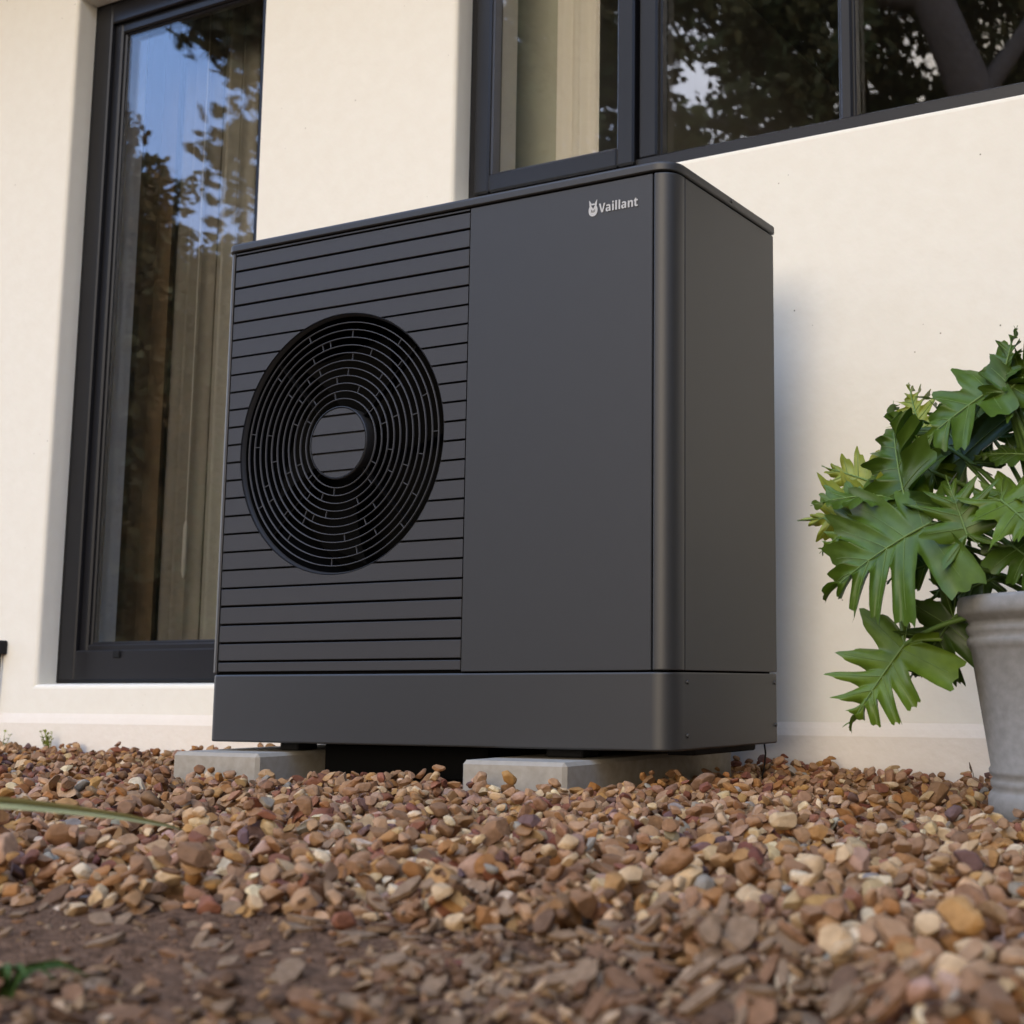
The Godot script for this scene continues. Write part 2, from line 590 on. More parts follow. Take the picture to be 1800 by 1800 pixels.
func make_casement_window(house: Node, off: Vector3) -> void:
	var x0: float = WINDOW[0] - 0.004
	var x1: float = WINDOW[2] + 0.004
	var y0: float = WINDOW[1] - 0.004
	var y1: float = WINDOW[3] + 0.004
	var zf := -0.770
	var w := framed("wide_window", x0, y0, x1, y1, 0.052, 0.062, -0.835, zf, 0.004, M.frame, house, off)
	w.set_meta("label", "wide window of a casement and fixed lights reflecting dark trees")
	# mullion beside the casement, and the slim bars of the fixed lights
	bar("mullion", Vector3(0.575, y0 + 0.06, -0.835), Vector3(0.628, y1 - 0.05, zf - 0.003), 0.005, M.frame, w, off)
	for x in [1.118, 1.64]:
		bar("glazing_bar", Vector3(x, y0 + 0.06, -0.822), Vector3(x + 0.030, y1 - 0.05, -0.782), 0.005, M.frame, w, off)
	# casement
	var s := framed("sash", x0 + 0.026, y0 + 0.045, 0.571, y1 - 0.03, 0.05, 0.05, -0.815, zf + 0.014, 0.005, M.frame, w, off)
	s.set_meta("label", "hinged casement sash of the wide window")
	framed("glazing_bead", x0 + 0.072, y0 + 0.091, 0.525, y1 - 0.076, 0.009, 0.009, -0.80, zf + 0.004, 0.003, M.bead, w, off)
	glazing(x0 + 0.076, y0 + 0.095, 0.521, y1 - 0.08, -0.782, w, off)
	for e in [[0.624, 1.121], [1.145, 1.643], [1.667, x1 - 0.048]]:
		framed("glazing_bead", e[0], y0 + 0.058, e[1], y1 - 0.048, 0.010, 0.010, -0.82, -0.79, 0.003, M.frame, w, off)
		glazing(e[0] + 0.006, y0 + 0.064, e[1] - 0.006, y1 - 0.054, -0.80, w, off)
	framed("sealant", x0 - 0.003, y0 - 0.003, x1 + 0.003, y1 + 0.003, 0.010, 0.008, -0.79, zf + 0.002, 0.003, M.gasket, w, off)

func fold_sheet(x0: float, x1: float, y0: float, y1: float, z: float, depth: float, waves: float, phase: float) -> SurfaceTool:
	var st := tool(true)
	var n := int(waves * 14)
	for i in n:
		var p := []
		for k in 2:
			var t := (i + k) / float(n)
			var a := t * waves * TAU + phase
			p.append(Vector3(lerpf(x0, x1, t) + 0.25 * depth * sin(2.0 * a), 0, z + depth * (sin(a) + 0.3 * sin(a * 2.3 + 1.0))))
		quad(st, p[0] + Vector3(0, y0, 0), p[1] + Vector3(0, y0, 0), p[1] + Vector3(0, y1, 0), p[0] + Vector3(0, y1, 0), Vector3.BACK)
	return st

func make_curtains() -> void:
	var spans := [[-1.56, -1.36, 1, "narrow brown drape hanging at the tall window's hinge side", "drape"],
		[-1.37, -1.16, 0, "taupe curtain in deep folds behind the tall window", "curtain"],
		[-1.165, -1.02, 2, "pale curtain panel between the taupe curtain and a brown drape", "curtain"],
		[-1.03, -0.955, 1, "brown drape beside the blind wand behind the tall window", "drape"],
		[-0.96, -0.45, 2, "wide pale curtain drawn behind the blind wand", "curtain"]]
	var k := 0
	for s in spans:
		var t := thing("curtain", s[3], s[4], Vector3((s[0] + s[1]) / 2.0, 0.09, -1.04))
		var st := fold_sheet(s[0], s[1], 0.09, 2.5, -1.04 - 0.035 * (k % 2), 0.022, (s[1] - s[0]) * 16.0, k * 1.7)
		var o := build("cloth", st, M.curtain[s[2]], t)
		o.position = -t.position
		st = tool()
		box(st, Vector3(s[0], 2.5, -1.06 - 0.035 * (k % 2)), Vector3(s[1], 2.53, -1.02 - 0.035 * (k % 2)), 0.004)
		o = build("heading_tape", st, M.curtain[s[2]], t)
		o.position = -t.position
		k += 1
	# blind wand
	var a := at_z(338, 700, -0.99)
	var wand := thing("blind_wand", "thin pale blind wand hanging before the wide curtain", "blind wand", Vector3(a.x, 0.45, -0.99))
	var st2 := tool(true)
	tube(st2, [Vector3(a.x, 0.62, -0.99), Vector3(a.x, 2.4, -0.99)], [0.003, 0.003], 6)
	var o2 := build("cord", st2, M.curtain[2], wand)
	o2.position = -wand.position
	st2 = tool(true)
	tube(st2, [Vector3(a.x, 0.45, -0.99), Vector3(a.x, 0.47, -0.99), Vector3(a.x, 0.61, -0.99), Vector3(a.x, 0.63, -0.99)], [0.004, 0.008, 0.008, 0.003], 8)
	o2 = build("handle", st2, M.curtain[2], wand)
	o2.position = -wand.position
	# sage blind panel and cream curtain at the casement
	var sage := thing("window_blind", "flat sage grey blind panel behind the casement's hinge side", "blind", Vector3(0.06, 0.09, -1.06))
	box_node("cloth", Vector3(-0.06, 0.09, -1.034) - sage.position, Vector3(0.172, 2.8, -1.030) - sage.position, 0.001, M.sage, sage)
	box_node("head_rail", Vector3(-0.06, 2.8, -1.05) - sage.position, Vector3(0.172, 2.84, -1.0) - sage.position, 0.004, M.cream, sage)
	var c := thing("curtain", "cream curtain gathered behind the casement sash", "curtain", Vector3(0.2, 0.09, -1.06))
	var st3 := fold_sheet(0.165, 0.31, 0.09, 2.8, -1.02, 0.007, 2.2, 0.4)
	var o3 := build("cloth", st3, M.cream, c)
	o3.position = -c.position
	box_node("heading_tape", Vector3(0.165, 2.8, -1.03) - c.position, Vector3(0.31, 2.83, -1.0) - c.position, 0.003, M.cream, c)

# ---------------------------------------------------------------- slabs
const SLABS := [[0.716, 0.938], [-0.02, 0.215]]

func make_slabs() -> void:
	var labels := ["pale concrete slab under the smooth panel end of the heat pump", "grey concrete slab under the fan end of the heat pump"]
	for i in 2:
		var s: Array = SLABS[i]
		var cx: float = (s[0] + s[1]) / 2.0
		var zf := 0.085 if i == 0 else 0.075
		var st := tool(true)
		var lo := Vector3(s[0] - cx, -0.105, -0.56)
		var hi := Vector3(s[1] - cx, -0.018, zf)
		st.set_smooth_group(-1)
		box(st, lo, hi, 0.007)
		var o := build("concrete_slab", st, M.concrete)
		o.name = numbered("concrete_slab") if i == 1 else o.name
		o.position = Vector3(cx, 0, 0)
		tag(o, labels[i], "slab", "concrete slabs under the heat pump")

# ---------------------------------------------------------------- heat pump
const W := 1.1
const D := 0.44
const BASE_Y := 0.1384
const LID_Y := 1.0468
const TOP_Y := 1.067
const FAN := Vector2(0.323, 0.604)
const FAN_R := 0.2695

# footprint in x,z, grown by off; front corners rounded
func footprint(off: float, rl := 0.016, rr := 0.042) -> Array:
	var pts := []
	var corners := [[rr, W - rr, -rr, 0.0], [0.008, W - 0.008, -D + 0.008, -PI / 2.0], [0.008, 0.008, -D + 0.008, -PI], [rl, rl, -rl, -PI * 1.5]]
	# each: radius, centre x, centre z, end angle; the arc runs from end+90 degrees to end
	for c in corners:
		var n := 9
		for i in n:
			var t: float = c[3] + PI / 2.0 * (1.0 - i / float(n - 1))
			var r: float = c[0] + off
			pts.append(Vector2(c[1] + cos(t) * r, c[2] + sin(t) * r))
	return pts

func slab_of(st: SurfaceTool, layers: Array, rl := 0.016, rr := 0.042, grow := 0.0) -> void:
	var rings := []
	for l in layers:
		var r := []
		for p in footprint(l[0], rl, rr):
			r.append(Vector3(p.x - (grow if p.x < 0.3 else 0.0), l[1], p.y))
		rings.append(r)
	loft(st, rings)

# vertical panel that follows the footprint path between two points of a list
func path_panel(st: SurfaceTool, path: Array, y0: float, y1: float, thick: float, ch: float) -> void:
	# path: Vector2 list in x,z on the outer face, with outward normals computed from neighbours
	var fine := []
	for i in path.size():
		if i == path.size() - 1:
			fine.append(path[i].lerp(path[i - 1], minf(0.5, 0.003 / path[i].distance_to(path[i - 1]))))
		fine.append(path[i])
		if i == 0:
			fine.append(path[0].lerp(path[1], minf(0.5, 0.003 / path[0].distance_to(path[1]))))
	path = fine
	var nrm := []
	for i in path.size():
		var d: Vector2 = (path[mini(i + 1, path.size() - 1)] - path[maxi(i - 1, 0)]).normalized()
		nrm.append(Vector2(-d.y, d.x))
	if nrm[0].dot(path[0] - Vector2(W / 2.0, -D / 2.0)) < 0.0:
		for i in nrm.size():
			nrm[i] = -nrm[i]
	var rings := []
	for i in path.size():
		var inset := ch if i == 0 or i == path.size() - 1 else 0.0
		var o: Vector2 = path[i] - nrm[i] * inset
		var inn: Vector2 = path[i] - nrm[i] * thick
		var mid: Vector2 = path[i] - nrm[i] * ch
		rings.append([Vector3(inn.x, y0, inn.y), Vector3(mid.x, y0, mid.y), Vector3(o.x, y0 + ch, o.y), Vector3(o.x, y0 + ch + 0.002, o.y), Vector3(o.x, y1 - ch - 0.002, o.y), Vector3(o.x, y1 - ch, o.y), Vector3(mid.x, y1, mid.y), Vector3(inn.x, y1, inn.y)])
	loft(st, rings)

func make_heat_pump() -> void:
	var t := thing("heat_pump", "dark grey heat pump unit with a round fan grille on concrete slabs", "heat pump", Vector3(0.55, 0.0, -0.22))
	var h := Node3D.new()   # scratch offset: parts are built in the unit's own frame and shifted back
	h.free()
	var off := -t.position
	var g := 0.0016         # half a seam
	var parts := []
	# skirt
	var st := tool(true)
	slab_of(st, [[-0.004, 0.0], [-0.001, 0.0008], [0.0, 0.003], [0.0, 0.0045], [0.0, BASE_Y - g - 0.004], [0.0, BASE_Y - g - 0.002], [-0.002, BASE_Y - g]])
	parts.append(build("base_skirt", st, M.case, t))
	# inner core, seen as the black of the seams and gaps
	st = tool(true)
	box(st, Vector3(0.012, 0.02, -D + 0.012), Vector3(W - 0.012, LID_Y + 0.004, -0.17), 0.0)
	parts.append(build("inner_core", st, M.black, t))
	# lid with a rounded rim
	st = tool(true)
	var layers := [[-0.004, LID_Y + g], [0.003, LID_Y + g + 0.0012], [0.0035, LID_Y + 0.004], [0.0035, LID_Y + 0.005], [0.0035, TOP_Y - 0.0075]]
	for i in 7:
		var a := i / 6.0 * PI / 2.0
		layers.append([0.0035 - 0.006 * (1.0 - cos(a)), TOP_Y - 0.006 + 0.006 * sin(a)])
	slab_of(st, layers, 0.022, 0.042, 0.008)
	parts.append(build("lid", st, M.case, t))
	# smooth front panel
	st = tool()
	box(st, Vector3(0.6462, BASE_Y + g, -0.012), Vector3(1.0597 - g, LID_Y - g, 0.0), 0.0012)
	parts.append(build("front_panel", st, M.case, t))
	# rounded corner panel
	var path := [Vector2(1.0597 + g, 0.0)]
	var rr := 0.036
	for i in 11:
		var a := PI / 2.0 * (1.0 - i / 10.0)
		path.append(Vector2(W - rr + cos(a) * rr, -rr + sin(a) * rr))
	path.append(Vector2(W, -0.0493 + g))
	st = tool(true)
	path_panel(st, path, BASE_Y + g, LID_Y - g, 0.010, 0.001)
	parts.append(build("corner_panel", st, M.case, t))
	# side panel
	st = tool()
	box(st, Vector3(W - 0.01, BASE_Y + g, -D + 0.002), Vector3(W - 0.0006, LID_Y - g, -0.0493 - 0.0006), 0.001)
	var side := build("side_panel", st, M.case, t)
	parts.append(side)
	# left side and its rounded front edge
	path = [Vector2(-0.006, -D + 0.002), Vector2(-0.006, -0.10), Vector2(-0.006, -0.021)]
	for i in 8:
		var a := PI - PI / 2.0 * (i + 1) / 8.0
		path.append(Vector2(0.0135 + cos(a) * 0.0195, -0.0195 + sin(a) * 0.0195))
	st = tool(true)
	path_panel(st, path, BASE_Y + g, LID_Y - g, 0.008, 0.001)
	parts.append(build("edge_panel", st, M.case, t))
	# back panel
	st = tool()
	box(st, Vector3(0.01, BASE_Y + g, -D + 0.003), Vector3(W - 0.012, LID_Y - g, -D + 0.011), 0.0)
	parts.append(build("back_panel", st, M.case, t))
	# backing plate behind the slats, in two halves round the fan opening
	var hole := circle(FAN, FAN_R - 0.004, 96)
	st = tool()
	for half in [rect(0.006, BASE_Y - 0.012, FAN.x, LID_Y - g), rect(FAN.x, BASE_Y - 0.012, 0.6446, LID_Y - g)]:
		for poly in Geometry2D.clip_polygons(half, hole):
			prism(st, poly, -0.016, -0.010)
	parts.append(build("backing_plate", st, M.black, t))
	# slats
	var cut := circle(FAN, FAN_R, 128)
	var pitch := 0.0382
	var gap := 0.0044
	var top := LID_Y - 0.0088
	var y := 1.0044
	var rows := [[y + gap / 2.0, top]]
	for i in 22:
		rows.append([y - pitch + gap / 2.0, y - gap / 2.0])
		y -= pitch
	rows.append([BASE_Y + 0.005, y - gap / 2.0])
	st = tool()
	box(st, Vector3(0.0165, LID_Y - 0.0052, -0.0095), Vector3(0.6436, LID_Y - g, -0.001), 0.0006)
	parts.append(build("header_strip", st, M.case, t))
	for r in rows:
		for poly in Geometry2D.clip_polygons(rect(0.0165, r[0], 0.6436, r[1]), cut):
			st = tool()
			prism(st, poly, -0.0095, -0.0015, 0.0009)
			parts.append(build("slat", st, M.case_plastic, t))
	# fan opening lip, drum, grille
	var lip := tool(true)
	var rings := []
	for q in [[FAN_R + 0.0002, -0.0095], [FAN_R + 0.0002, -0.003], [FAN_R - 0.0012, -0.0014], [FAN_R - 0.0035, -0.0050], [FAN_R - 0.0055, -0.0125]]:
		var ring := []
		for i in 128:
			var a := TAU * i / 128.0
			ring.append(Vector3(FAN.x + cos(a) * q[0], FAN.y + sin(a) * q[0], q[1]))
		rings.append(ring)
	loft(lip, rings, false, false)
	var grille := build("fan_grille", lip, M.case_plastic, t)
	parts.append(grille)
	var drum := tool(true)
	rings = []
	for zz in [-0.0125, -0.168]:
		var ring := []
		for i in 96:
			var a := TAU * i / 96.0
			ring.append(Vector3(FAN.x + cos(a) * 0.2640, FAN.y + sin(a) * 0.2640, zz))
		rings.append(ring)
	loft(drum, rings, false, true)
	parts.append(build("fan_drum", drum, M.black, t))
	var radii := [0.2510, 0.2355, 0.2195, 0.2035, 0.1875, 0.1715, 0.1555, 0.1398, 0.1240, 0.1080, 0.0920]
	for r in radii:
		var s2 := tool(true)
		var rr2 := []
		for q in [[r - 0.0009, -0.0112], [r - 0.0009, -0.0078], [r - 0.0004, -0.0072], [r + 0.0004, -0.0072], [r + 0.0009, -0.0078], [r + 0.0009, -0.0112]]:
			rr2.append(q)
		for k in rr2.size() - 1:
			for i in 112:
				var a0 := TAU * i / 112.0
				var a1 := TAU * (i + 1) / 112.0
				var p: Array = []
				for e in [[k, a0], [k, a1], [k + 1, a1], [k + 1, a0]]:
					p.append(Vector3(FAN.x + cos(e[1]) * rr2[e[0]][0], FAN.y + sin(e[1]) * rr2[e[0]][0], rr2[e[0]][1]))
				var am := (a0 + a1) / 2.0
				var o := Vector3(cos(am), sin(am), 0) * (-1.0 if k < 2 else 1.0) + Vector3(0, 0, 0.3 if k in [1, 2, 3] else 0.0)
				if k == 2:
					o = Vector3.BACK
				quad(s2, p[0], p[1], p[2], p[3], o)
		build("ring", s2, M.ring, grille)
	# the short bridges between the rings
	st = tool()
	for i in radii.size() - 1:
		var n := 7 if i < 5 else 6
		for k in n:
			var a := TAU * (k + fmod(i * 0.37 + rng.randf() * 0.35, 1.0)) / n
			var e := Vector3(cos(a), sin(a), 0)
			var s3 := Vector3(-sin(a), cos(a), 0) * 0.0006
			var p0: Vector3 = Vector3(FAN.x, FAN.y, 0) + e * radii[i + 1]
			var p1: Vector3 = Vector3(FAN.x, FAN.y, 0) + e * radii[i]
			var zf := Vector3(0, 0, -0.0085)
			var zb := Vector3(0, 0, -0.0115)
			quad(st, p0 - s3 + zf, p1 - s3 + zf, p1 + s3 + zf, p0 + s3 + zf, Vector3.BACK)
			for s4 in [-1.0, 1.0]:
				quad(st, p0 + s3 * s4 + zf, p1 + s3 * s4 + zf, p1 + s3 * s4 + zb, p0 + s3 * s4 + zb, s3 * s4)
	var br := build("bridges", st, M.ring, grille)
	br.set_meta("kind", "stuff")
	# four arms that carry hub and rings, behind them
	for k in 4:
		st = tool()
		var a := TAU * (k + 0.5) / 4.0
		var e := Vector3(cos(a), sin(a), 0)
		var s3 := Vector3(-sin(a), cos(a), 0) * 0.002
		var c0 := Vector3(FAN.x, FAN.y, 0)
		var p := []
		for zz in [-0.016, -0.030]:
			for q in [[0.06, -1.0], [0.258, -1.0], [0.258, 1.0], [0.06, 1.0]]:
				p.append(c0 + e * q[0] + s3 * q[1] + Vector3(0, 0, zz))
		quad(st, p[0], p[1], p[2], p[3], Vector3.BACK)
		quad(st, p[0], p[1], p[5], p[4], -s3)
		quad(st, p[3], p[2], p[6], p[7], s3)
		build("arm", st, M.black, grille)
	# hub disc of slats with a rim
	var hub_c := circle(FAN, 0.0735, 64)
	st = tool(true)
	rings = []
	for q in [[0.074, -0.03], [0.0755, -0.004], [0.0750, -0.0016], [0.0735, -0.0012], [0.0715, -0.003], [0.0715, -0.011]]:
		var ring := []
		for i in 64:
			var a := TAU * i / 64.0
			ring.append(Vector3(FAN.x + cos(a) * q[0], FAN.y + sin(a) * q[0], q[1]))
		rings.append(ring)
	loft(st, rings, true, true)
	var hub := build("hub", st, M.case_plastic, t)
	parts.append(hub)
	y = 1.0044
	for i in 22:
		var strip := rect(0.1, y - pitch + gap / 2.0, 0.6, y - gap / 2.0)
		for poly in Geometry2D.intersect_polygons(strip, circle(FAN, 0.0715, 64)):
			st = tool()
			prism(st, poly, -0.0105, -0.002, 0.0006)
			build("slat", st, M.case_plastic, hub)
		y -= pitch
	# fan behind the grille
	st = tool(true)
	for k in 5:
		var a0 := TAU * k / 5.0
		for i in 5:
			var p := []
			for e in [[i, 0], [i + 1, 0], [i + 1, 1], [i, 1]]:
				var r: float = lerpf(0.05, 0.245, e[0] / 5.0)
				var a: float = a0 + e[1] * 0.8 + 0.25 * e[0] / 5.0
				p.append(Vector3(FAN.x + cos(a) * r, FAN.y + sin(a) * r, -0.13 + 0.06 * e[1]))
			quad(st, p[0], p[1], p[2], p[3], Vector3.BACK)
	parts.append(build("fan_blades", st, M.black, t))
	# screws
	for q in [Vector3(W + 0.0006, 0.1195, -0.0575), Vector3(W + 0.0006, 0.026, -0.0575), Vector3(W + 0.0006, 0.119, -0.425), Vector3(W + 0.0006, 0.036, -0.428), Vector3(W + 0.0036, 1.0575, -0.235)]:
		st = tool(true)
		var rr3 := []
		for e in [[0.0042, -0.002], [0.0042, 0.0012], [0.003, 0.0022]]:
			var ring := []
			for i in 12:
				var a := TAU * i / 12.0
				ring.append(q + Vector3(e[1], cos(a) * e[0], sin(a) * e[0]))
			rr3.append(ring)
		loft(st, rr3)
		parts.append(build("screw", st, M.screw, t))
	# lettering and emblem
	parts.append(make_lettering(t))
	for o in make_emblem(t):
		parts.append(o)
	# feet, drip tray, cable
	for q in [[0.14, 0.19], [0.80, 0.88]]:
		for zz in [-0.09, -0.36]:
			st = tool()
			box(st, Vector3(q[0], -0.0175, zz - 0.03), Vector3(q[1], 0.001, zz + 0.03), 0.003)
			parts.append(build("rubber_foot", st, M.rubber, t))
	st = tool()
	box(st, Vector3(1.0, -0.014, -0.42), Vector3(1.06, 0.002, -0.16), 0.003)
	parts.append(build("foot_rail", st, M.rubber, t))
	st = tool()
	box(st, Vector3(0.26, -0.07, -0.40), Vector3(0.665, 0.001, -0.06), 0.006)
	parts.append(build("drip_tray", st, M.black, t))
	st = tool(true)
	tube(st, [Vector3(1.078, 0.003, -0.42), Vector3(1.079, -0.02, -0.425), Vector3(1.074, -0.045, -0.43), Vector3(1.066, -0.07, -0.435)], [0.0018, 0.0018, 0.0018, 0.0018], 6)
	parts.append(build("cable", st, M.rubber, t))
	st = tool(true)
	tube(st, [Vector3(-0.002, 0.87, -0.06), Vector3(-0.022, 0.871, -0.06), Vector3(-0.027, 0.871, -0.06)], [0.004, 0.004, 0.002], 8)
	parts.append(build("lid_latch", st, M.screw, t))
	for o in parts:
		o.position += off

func make_lettering(t: Node) -> MeshInstance3D:
	var tm := TextMesh.new()
	var f := SystemFont.new()
	f.font_names = PackedStringArray(["Droid Sans"])
	f.font_weight = 700
	tm.font = f
	tm.text = "Vaillant"
	tm.font_size = 64
	tm.depth = 0.0012
	tm.pixel_size = 0.001
	tm.horizontal_alignment = HORIZONTAL_ALIGNMENT_LEFT
	tm.vertical_alignment = VERTICAL_ALIGNMENT_CENTER
	var bb := tm.get_aabb()
	var a := at_z(1053.5, 366, 0.0)
	var b := at_z(1121.5, 354, 0.0)
	var s := (b.x - a.x) / bb.size.x
	var o := mesh_node("lettering", tm, M.silver, t)
	o.scale = Vector3(s, s * 1.05, 1)
	o.position = Vector3(a.x - bb.position.x * s, 0.9875 - bb.position.y * s * 1.05, 0.0008)
	o.set_meta("label", "silver maker's name in bold letters on the front panel")
	return o

func make_emblem(t: Node) -> Array:
	var c := at_z(1043, 366, 0.0)
	var e := Vector2(c.x, 0.9975)
	var w := 0.0098
	var st := tool()
	# egg shaped ring
	var outer := PackedVector2Array()
	for i in 40:
		var a := TAU * i / 40.0
		outer.append(e + Vector2(sin(a) * w * (1.0 - 0.1 * cos(a)), cos(a) * 0.0125 - 0.002))
	prism(st, outer, 0.0, 0.0011)
	var ears := []
	for s in [-1.0, 1.0]:
		ears.append(PackedVector2Array([e + Vector2(s * 0.0018, 0.007), e + Vector2(s * 0.0078, 0.0062), e + Vector2(s * 0.0088, 0.0175), e + Vector2(s * 0.0066, 0.0150)]))
	for p in ears:
		prism(st, p, 0.0, 0.0010)
	var o := build("emblem", st, M.silver, t)
	o.set_meta("label", "silver oval emblem with two pointed ears beside the maker's name")
	# dark marks inside the oval
	st = tool()
	var d := [PackedVector2Array([e + Vector2(-0.0045, 0.0072), e + Vector2(0.0045, 0.0072), e + Vector2(0.0002, 0.0002)]),
		rect(e.x - 0.0040, e.y - 0.0062, e.x - 0.0029, e.y - 0.0012), rect(e.x - 0.0014, e.y - 0.0072, e.x - 0.0005, e.y - 0.0028),
		rect(e.x + 0.0008, e.y - 0.0072, e.x + 0.0017, e.y - 0.0028), rect(e.x + 0.0031, e.y - 0.0062, e.x + 0.0042, e.y - 0.0012)]
	for p in d:
		prism(st, p, 0.0010, 0.0014)
	var o2 := build("emblem_mark", st, M.case, t)
	return [o, o2]

# ---------------------------------------------------------------- pot and plant
const POT := Vector3(1.815, -0.078, 0.045)

func make_pot_and_plant() -> void:
	var pot := thing("plant_pot", "weathered grey round plant pot with ribbed bands standing on the gravel", "pot", POT)
	var st := tool(true)
	var b := 0.142      # radius at the foot
	var k := 0.00092    # metres for a pixel of the photograph at the pot
	var prof := [[0.0, 0.0], [b - 0.004, 0.0], [b, 0.004], [b, 0.030], [b - 0.003, 0.036], [b - 0.008, 0.041], [b - 0.004, 0.046], [b - 0.004, 0.053], [b - 0.008, 0.058], [b - 0.003, 0.063], [b - 0.002, 0.069], [b - 0.005, 0.074],
		[b + 0.019, 0.240], [b + 0.022, 0.246], [b + 0.025, 0.251], [b + 0.025, 0.258], [b + 0.021, 0.263], [b + 0.025, 0.268], [b + 0.026, 0.275], [b + 0.022, 0.281], [b + 0.025, 0.285], [b + 0.035, 0.292], [b + 0.038, 0.298], [b + 0.038, 0.314], [b + 0.034, 0.320], [b + 0.028, 0.321], [b + 0.022, 0.317], [b + 0.019, 0.30], [b + 0.01, 0.28]]
	var pr := []
	for p in prof:
		pr.append(Vector2(maxf(p[0], 0.001), p[1]))
	lathe(st, pr, 72)
	build("body", st, M.pot, pot)
	st = tool(true)
	lathe(st, [Vector2(b + 0.017, 0.278), Vector2(b + 0.01, 0.290), Vector2(0.09, 0.297), Vector2(0.001, 0.300)], 40)
	build("potting_soil", st, M.potting, pot)
	# plant
	var plant := thing("split_leaf_plant", "green split leaf foliage plant growing from the grey pot", "plant", POT + Vector3(0, 0.30, 0))
	# base pixel, tip pixel, depth of base and tip, face direction, width, droop, fold, colour, lobe seed
	var L := [
		[1758, 676, 1592, 776, 0.10, 0.14, Vector3(0.1, 0.75, 0.6), 0.62, 0.10, 0.18, 1],
		[1550, 872, 1436, 868, 0.10, 0.14, Vector3(-0.1, 0.85, 0.5), 0.62, 0.12, 0.12, 1],
		[1634, 920, 1452, 1012, 0.16, 0.20, Vector3(-0.1, 0.45, 0.88), 0.75, 0.14, 0.10, 1],
		[1592, 880, 1548, 712, 0.12, 0.06, Vector3(-0.55, 0.3, 0.75), 0.45, 0.10, 0.30, 0],
		[1700, 815, 1640, 712, 0.04, 0.0, Vector3(-0.3, 0.3, 0.9), 0.75, 0.05, 0.10, 4],
		[1590, 1133, 1494, 1262, 0.13, 0.16, Vector3(-0.25, 0.25, 0.93), 0.70, 0.05, 0.06, 2],
		[1676, 1086, 1596, 1196, 0.10, 0.11, Vector3(0.35, 0.2, 0.9), 0.62, 0.04, 0.22, 4],
		[1740, 1020, 1650, 1056, 0.07, 0.05, Vector3(0.0, 0.3, 0.9), 0.5, 0.06, 0.15, 4],
		[1560, 900, 1408, 916, 0.06, 0.08, Vector3(0.0, -0.2, 0.95), 0.50, 0.12, 0.10, 3],
		[1540, 850, 1446, 816, 0.04, 0.03, Vector3(0.1, 0.2, 0.95), 0.50, 0.10, 0.10, 3],
		[1640, 830, 1560, 772, 0.05, 0.03, Vector3(-0.2, 0.7, 0.6), 0.55, 0.12, 0.15, 2],
		[1810, 800, 1720, 790, 0.08, 0.10, Vector3(0.0, 0.8, 0.6), 0.60, 0.10, 0.15, 0],
		[1770, 690, 1850, 610, 0.12, 0.10, Vector3(0.3, 0.6, 0.7), 0.65, 0.10, 0.20, 0],
		[1700, 940, 1665, 840, 0.18, 0.17, Vector3(0.3, 0.3, 0.9), 0.70, 0.06, 0.12, 1],
		[1620, 760, 1590, 672, 0.0, -0.04, Vector3(-0.3, 0.5, 0.8), 0.45, 0.10, 0.15, 3],
		[1760, 880, 1840, 940, 0.16, 0.20, Vector3(0.3, 0.6, 0.7), 0.70, 0.12, 0.10, 2],
		[1790, 860, 1700, 880, 0.12, 0.16, Vector3(0.1, 0.8, 0.6), 0.62, 0.10, 0.12, 2],
		[1850, 760, 1790, 680, 0.0, -0.05, Vector3(0.0, 0.6, 0.7), 0.65, 0.10, 0.12, 0],
		[1880, 900, 1980, 860, 0.08, 0.10, Vector3(0.4, 0.7, 0.6), 0.65, 0.12, 0.12, 1],
		[1860, 700, 1960, 640, 0.05, 0.02, Vector3(0.3, 0.7, 0.6), 0.65, 0.12, 0.12, 1],
		[1560, 930, 1470, 985, 0.08, 0.10, Vector3(-0.1, 0.6, 0.8), 0.62, 0.12, 0.14, 0],
		[1745, 770, 1690, 690, 0.0, -0.02, Vector3(-0.2, 0.4, 0.9), 0.60, 0.10, 0.12, 0],
	]
	L.append_array([
		[1762, 672, 1780, 578, 0.11, 0.10, Vector3(-0.5, 0.1, 0.85), 0.42, 0.06, 0.22, 0],
		[1776, 690, 1812, 618, 0.09, 0.07, Vector3(-0.2, 0.3, 0.9), 0.45, 0.08, 0.2, 1],
		[1660, 985, 1560, 1010, 0.12, 0.14, Vector3(0.0, 0.5, 0.85), 0.60, 0.12, 0.14, 0],
		[1700, 1000, 1630, 1050, 0.02, 0.02, Vector3(0.1, 0.3, 0.9), 0.60, 0.10, 0.14, 4],
		[1530, 905, 1440, 955, 0.11, 0.13, Vector3(-0.15, 0.55, 0.8), 0.55, 0.12, 0.12, 2],
		[1780, 960, 1850, 1010, 0.14, 0.18, Vector3(0.3, 0.4, 0.85), 0.62, 0.10, 0.14, 0],
	])
	var heart := POT + Vector3(0, 0.297, 0)
	for i in L.size():
		var l: Array = L[i]
		var P := at_z(l[0], l[1], l[4])
		var Q := at_z(l[2], l[3], l[5])
		Q += (Q - P) * 0.13
		var n3: Vector3 = l[6]
		make_leaf(plant, P, Q, n3.normalized(), l[7] * 1.0, l[8], l[9], M.leaves[l[10]], i)
		# leaf stalk from the heart of the plant
		var a: Vector3 = heart + Vector3(rng.randf_range(-0.05, 0.03), -0.01, rng.randf_range(-0.03, 0.05))
		var low: bool = l[1] > 1000
		var c1: Vector3 = a + Vector3(-0.02, 0.03 if low else 0.6 * maxf(0.05, P.y - a.y), 0.01)
		if low:
			c1 = a.lerp(P, 0.55) + Vector3(0, 0.05, 0.02)
		var pts := []
		var rad := []
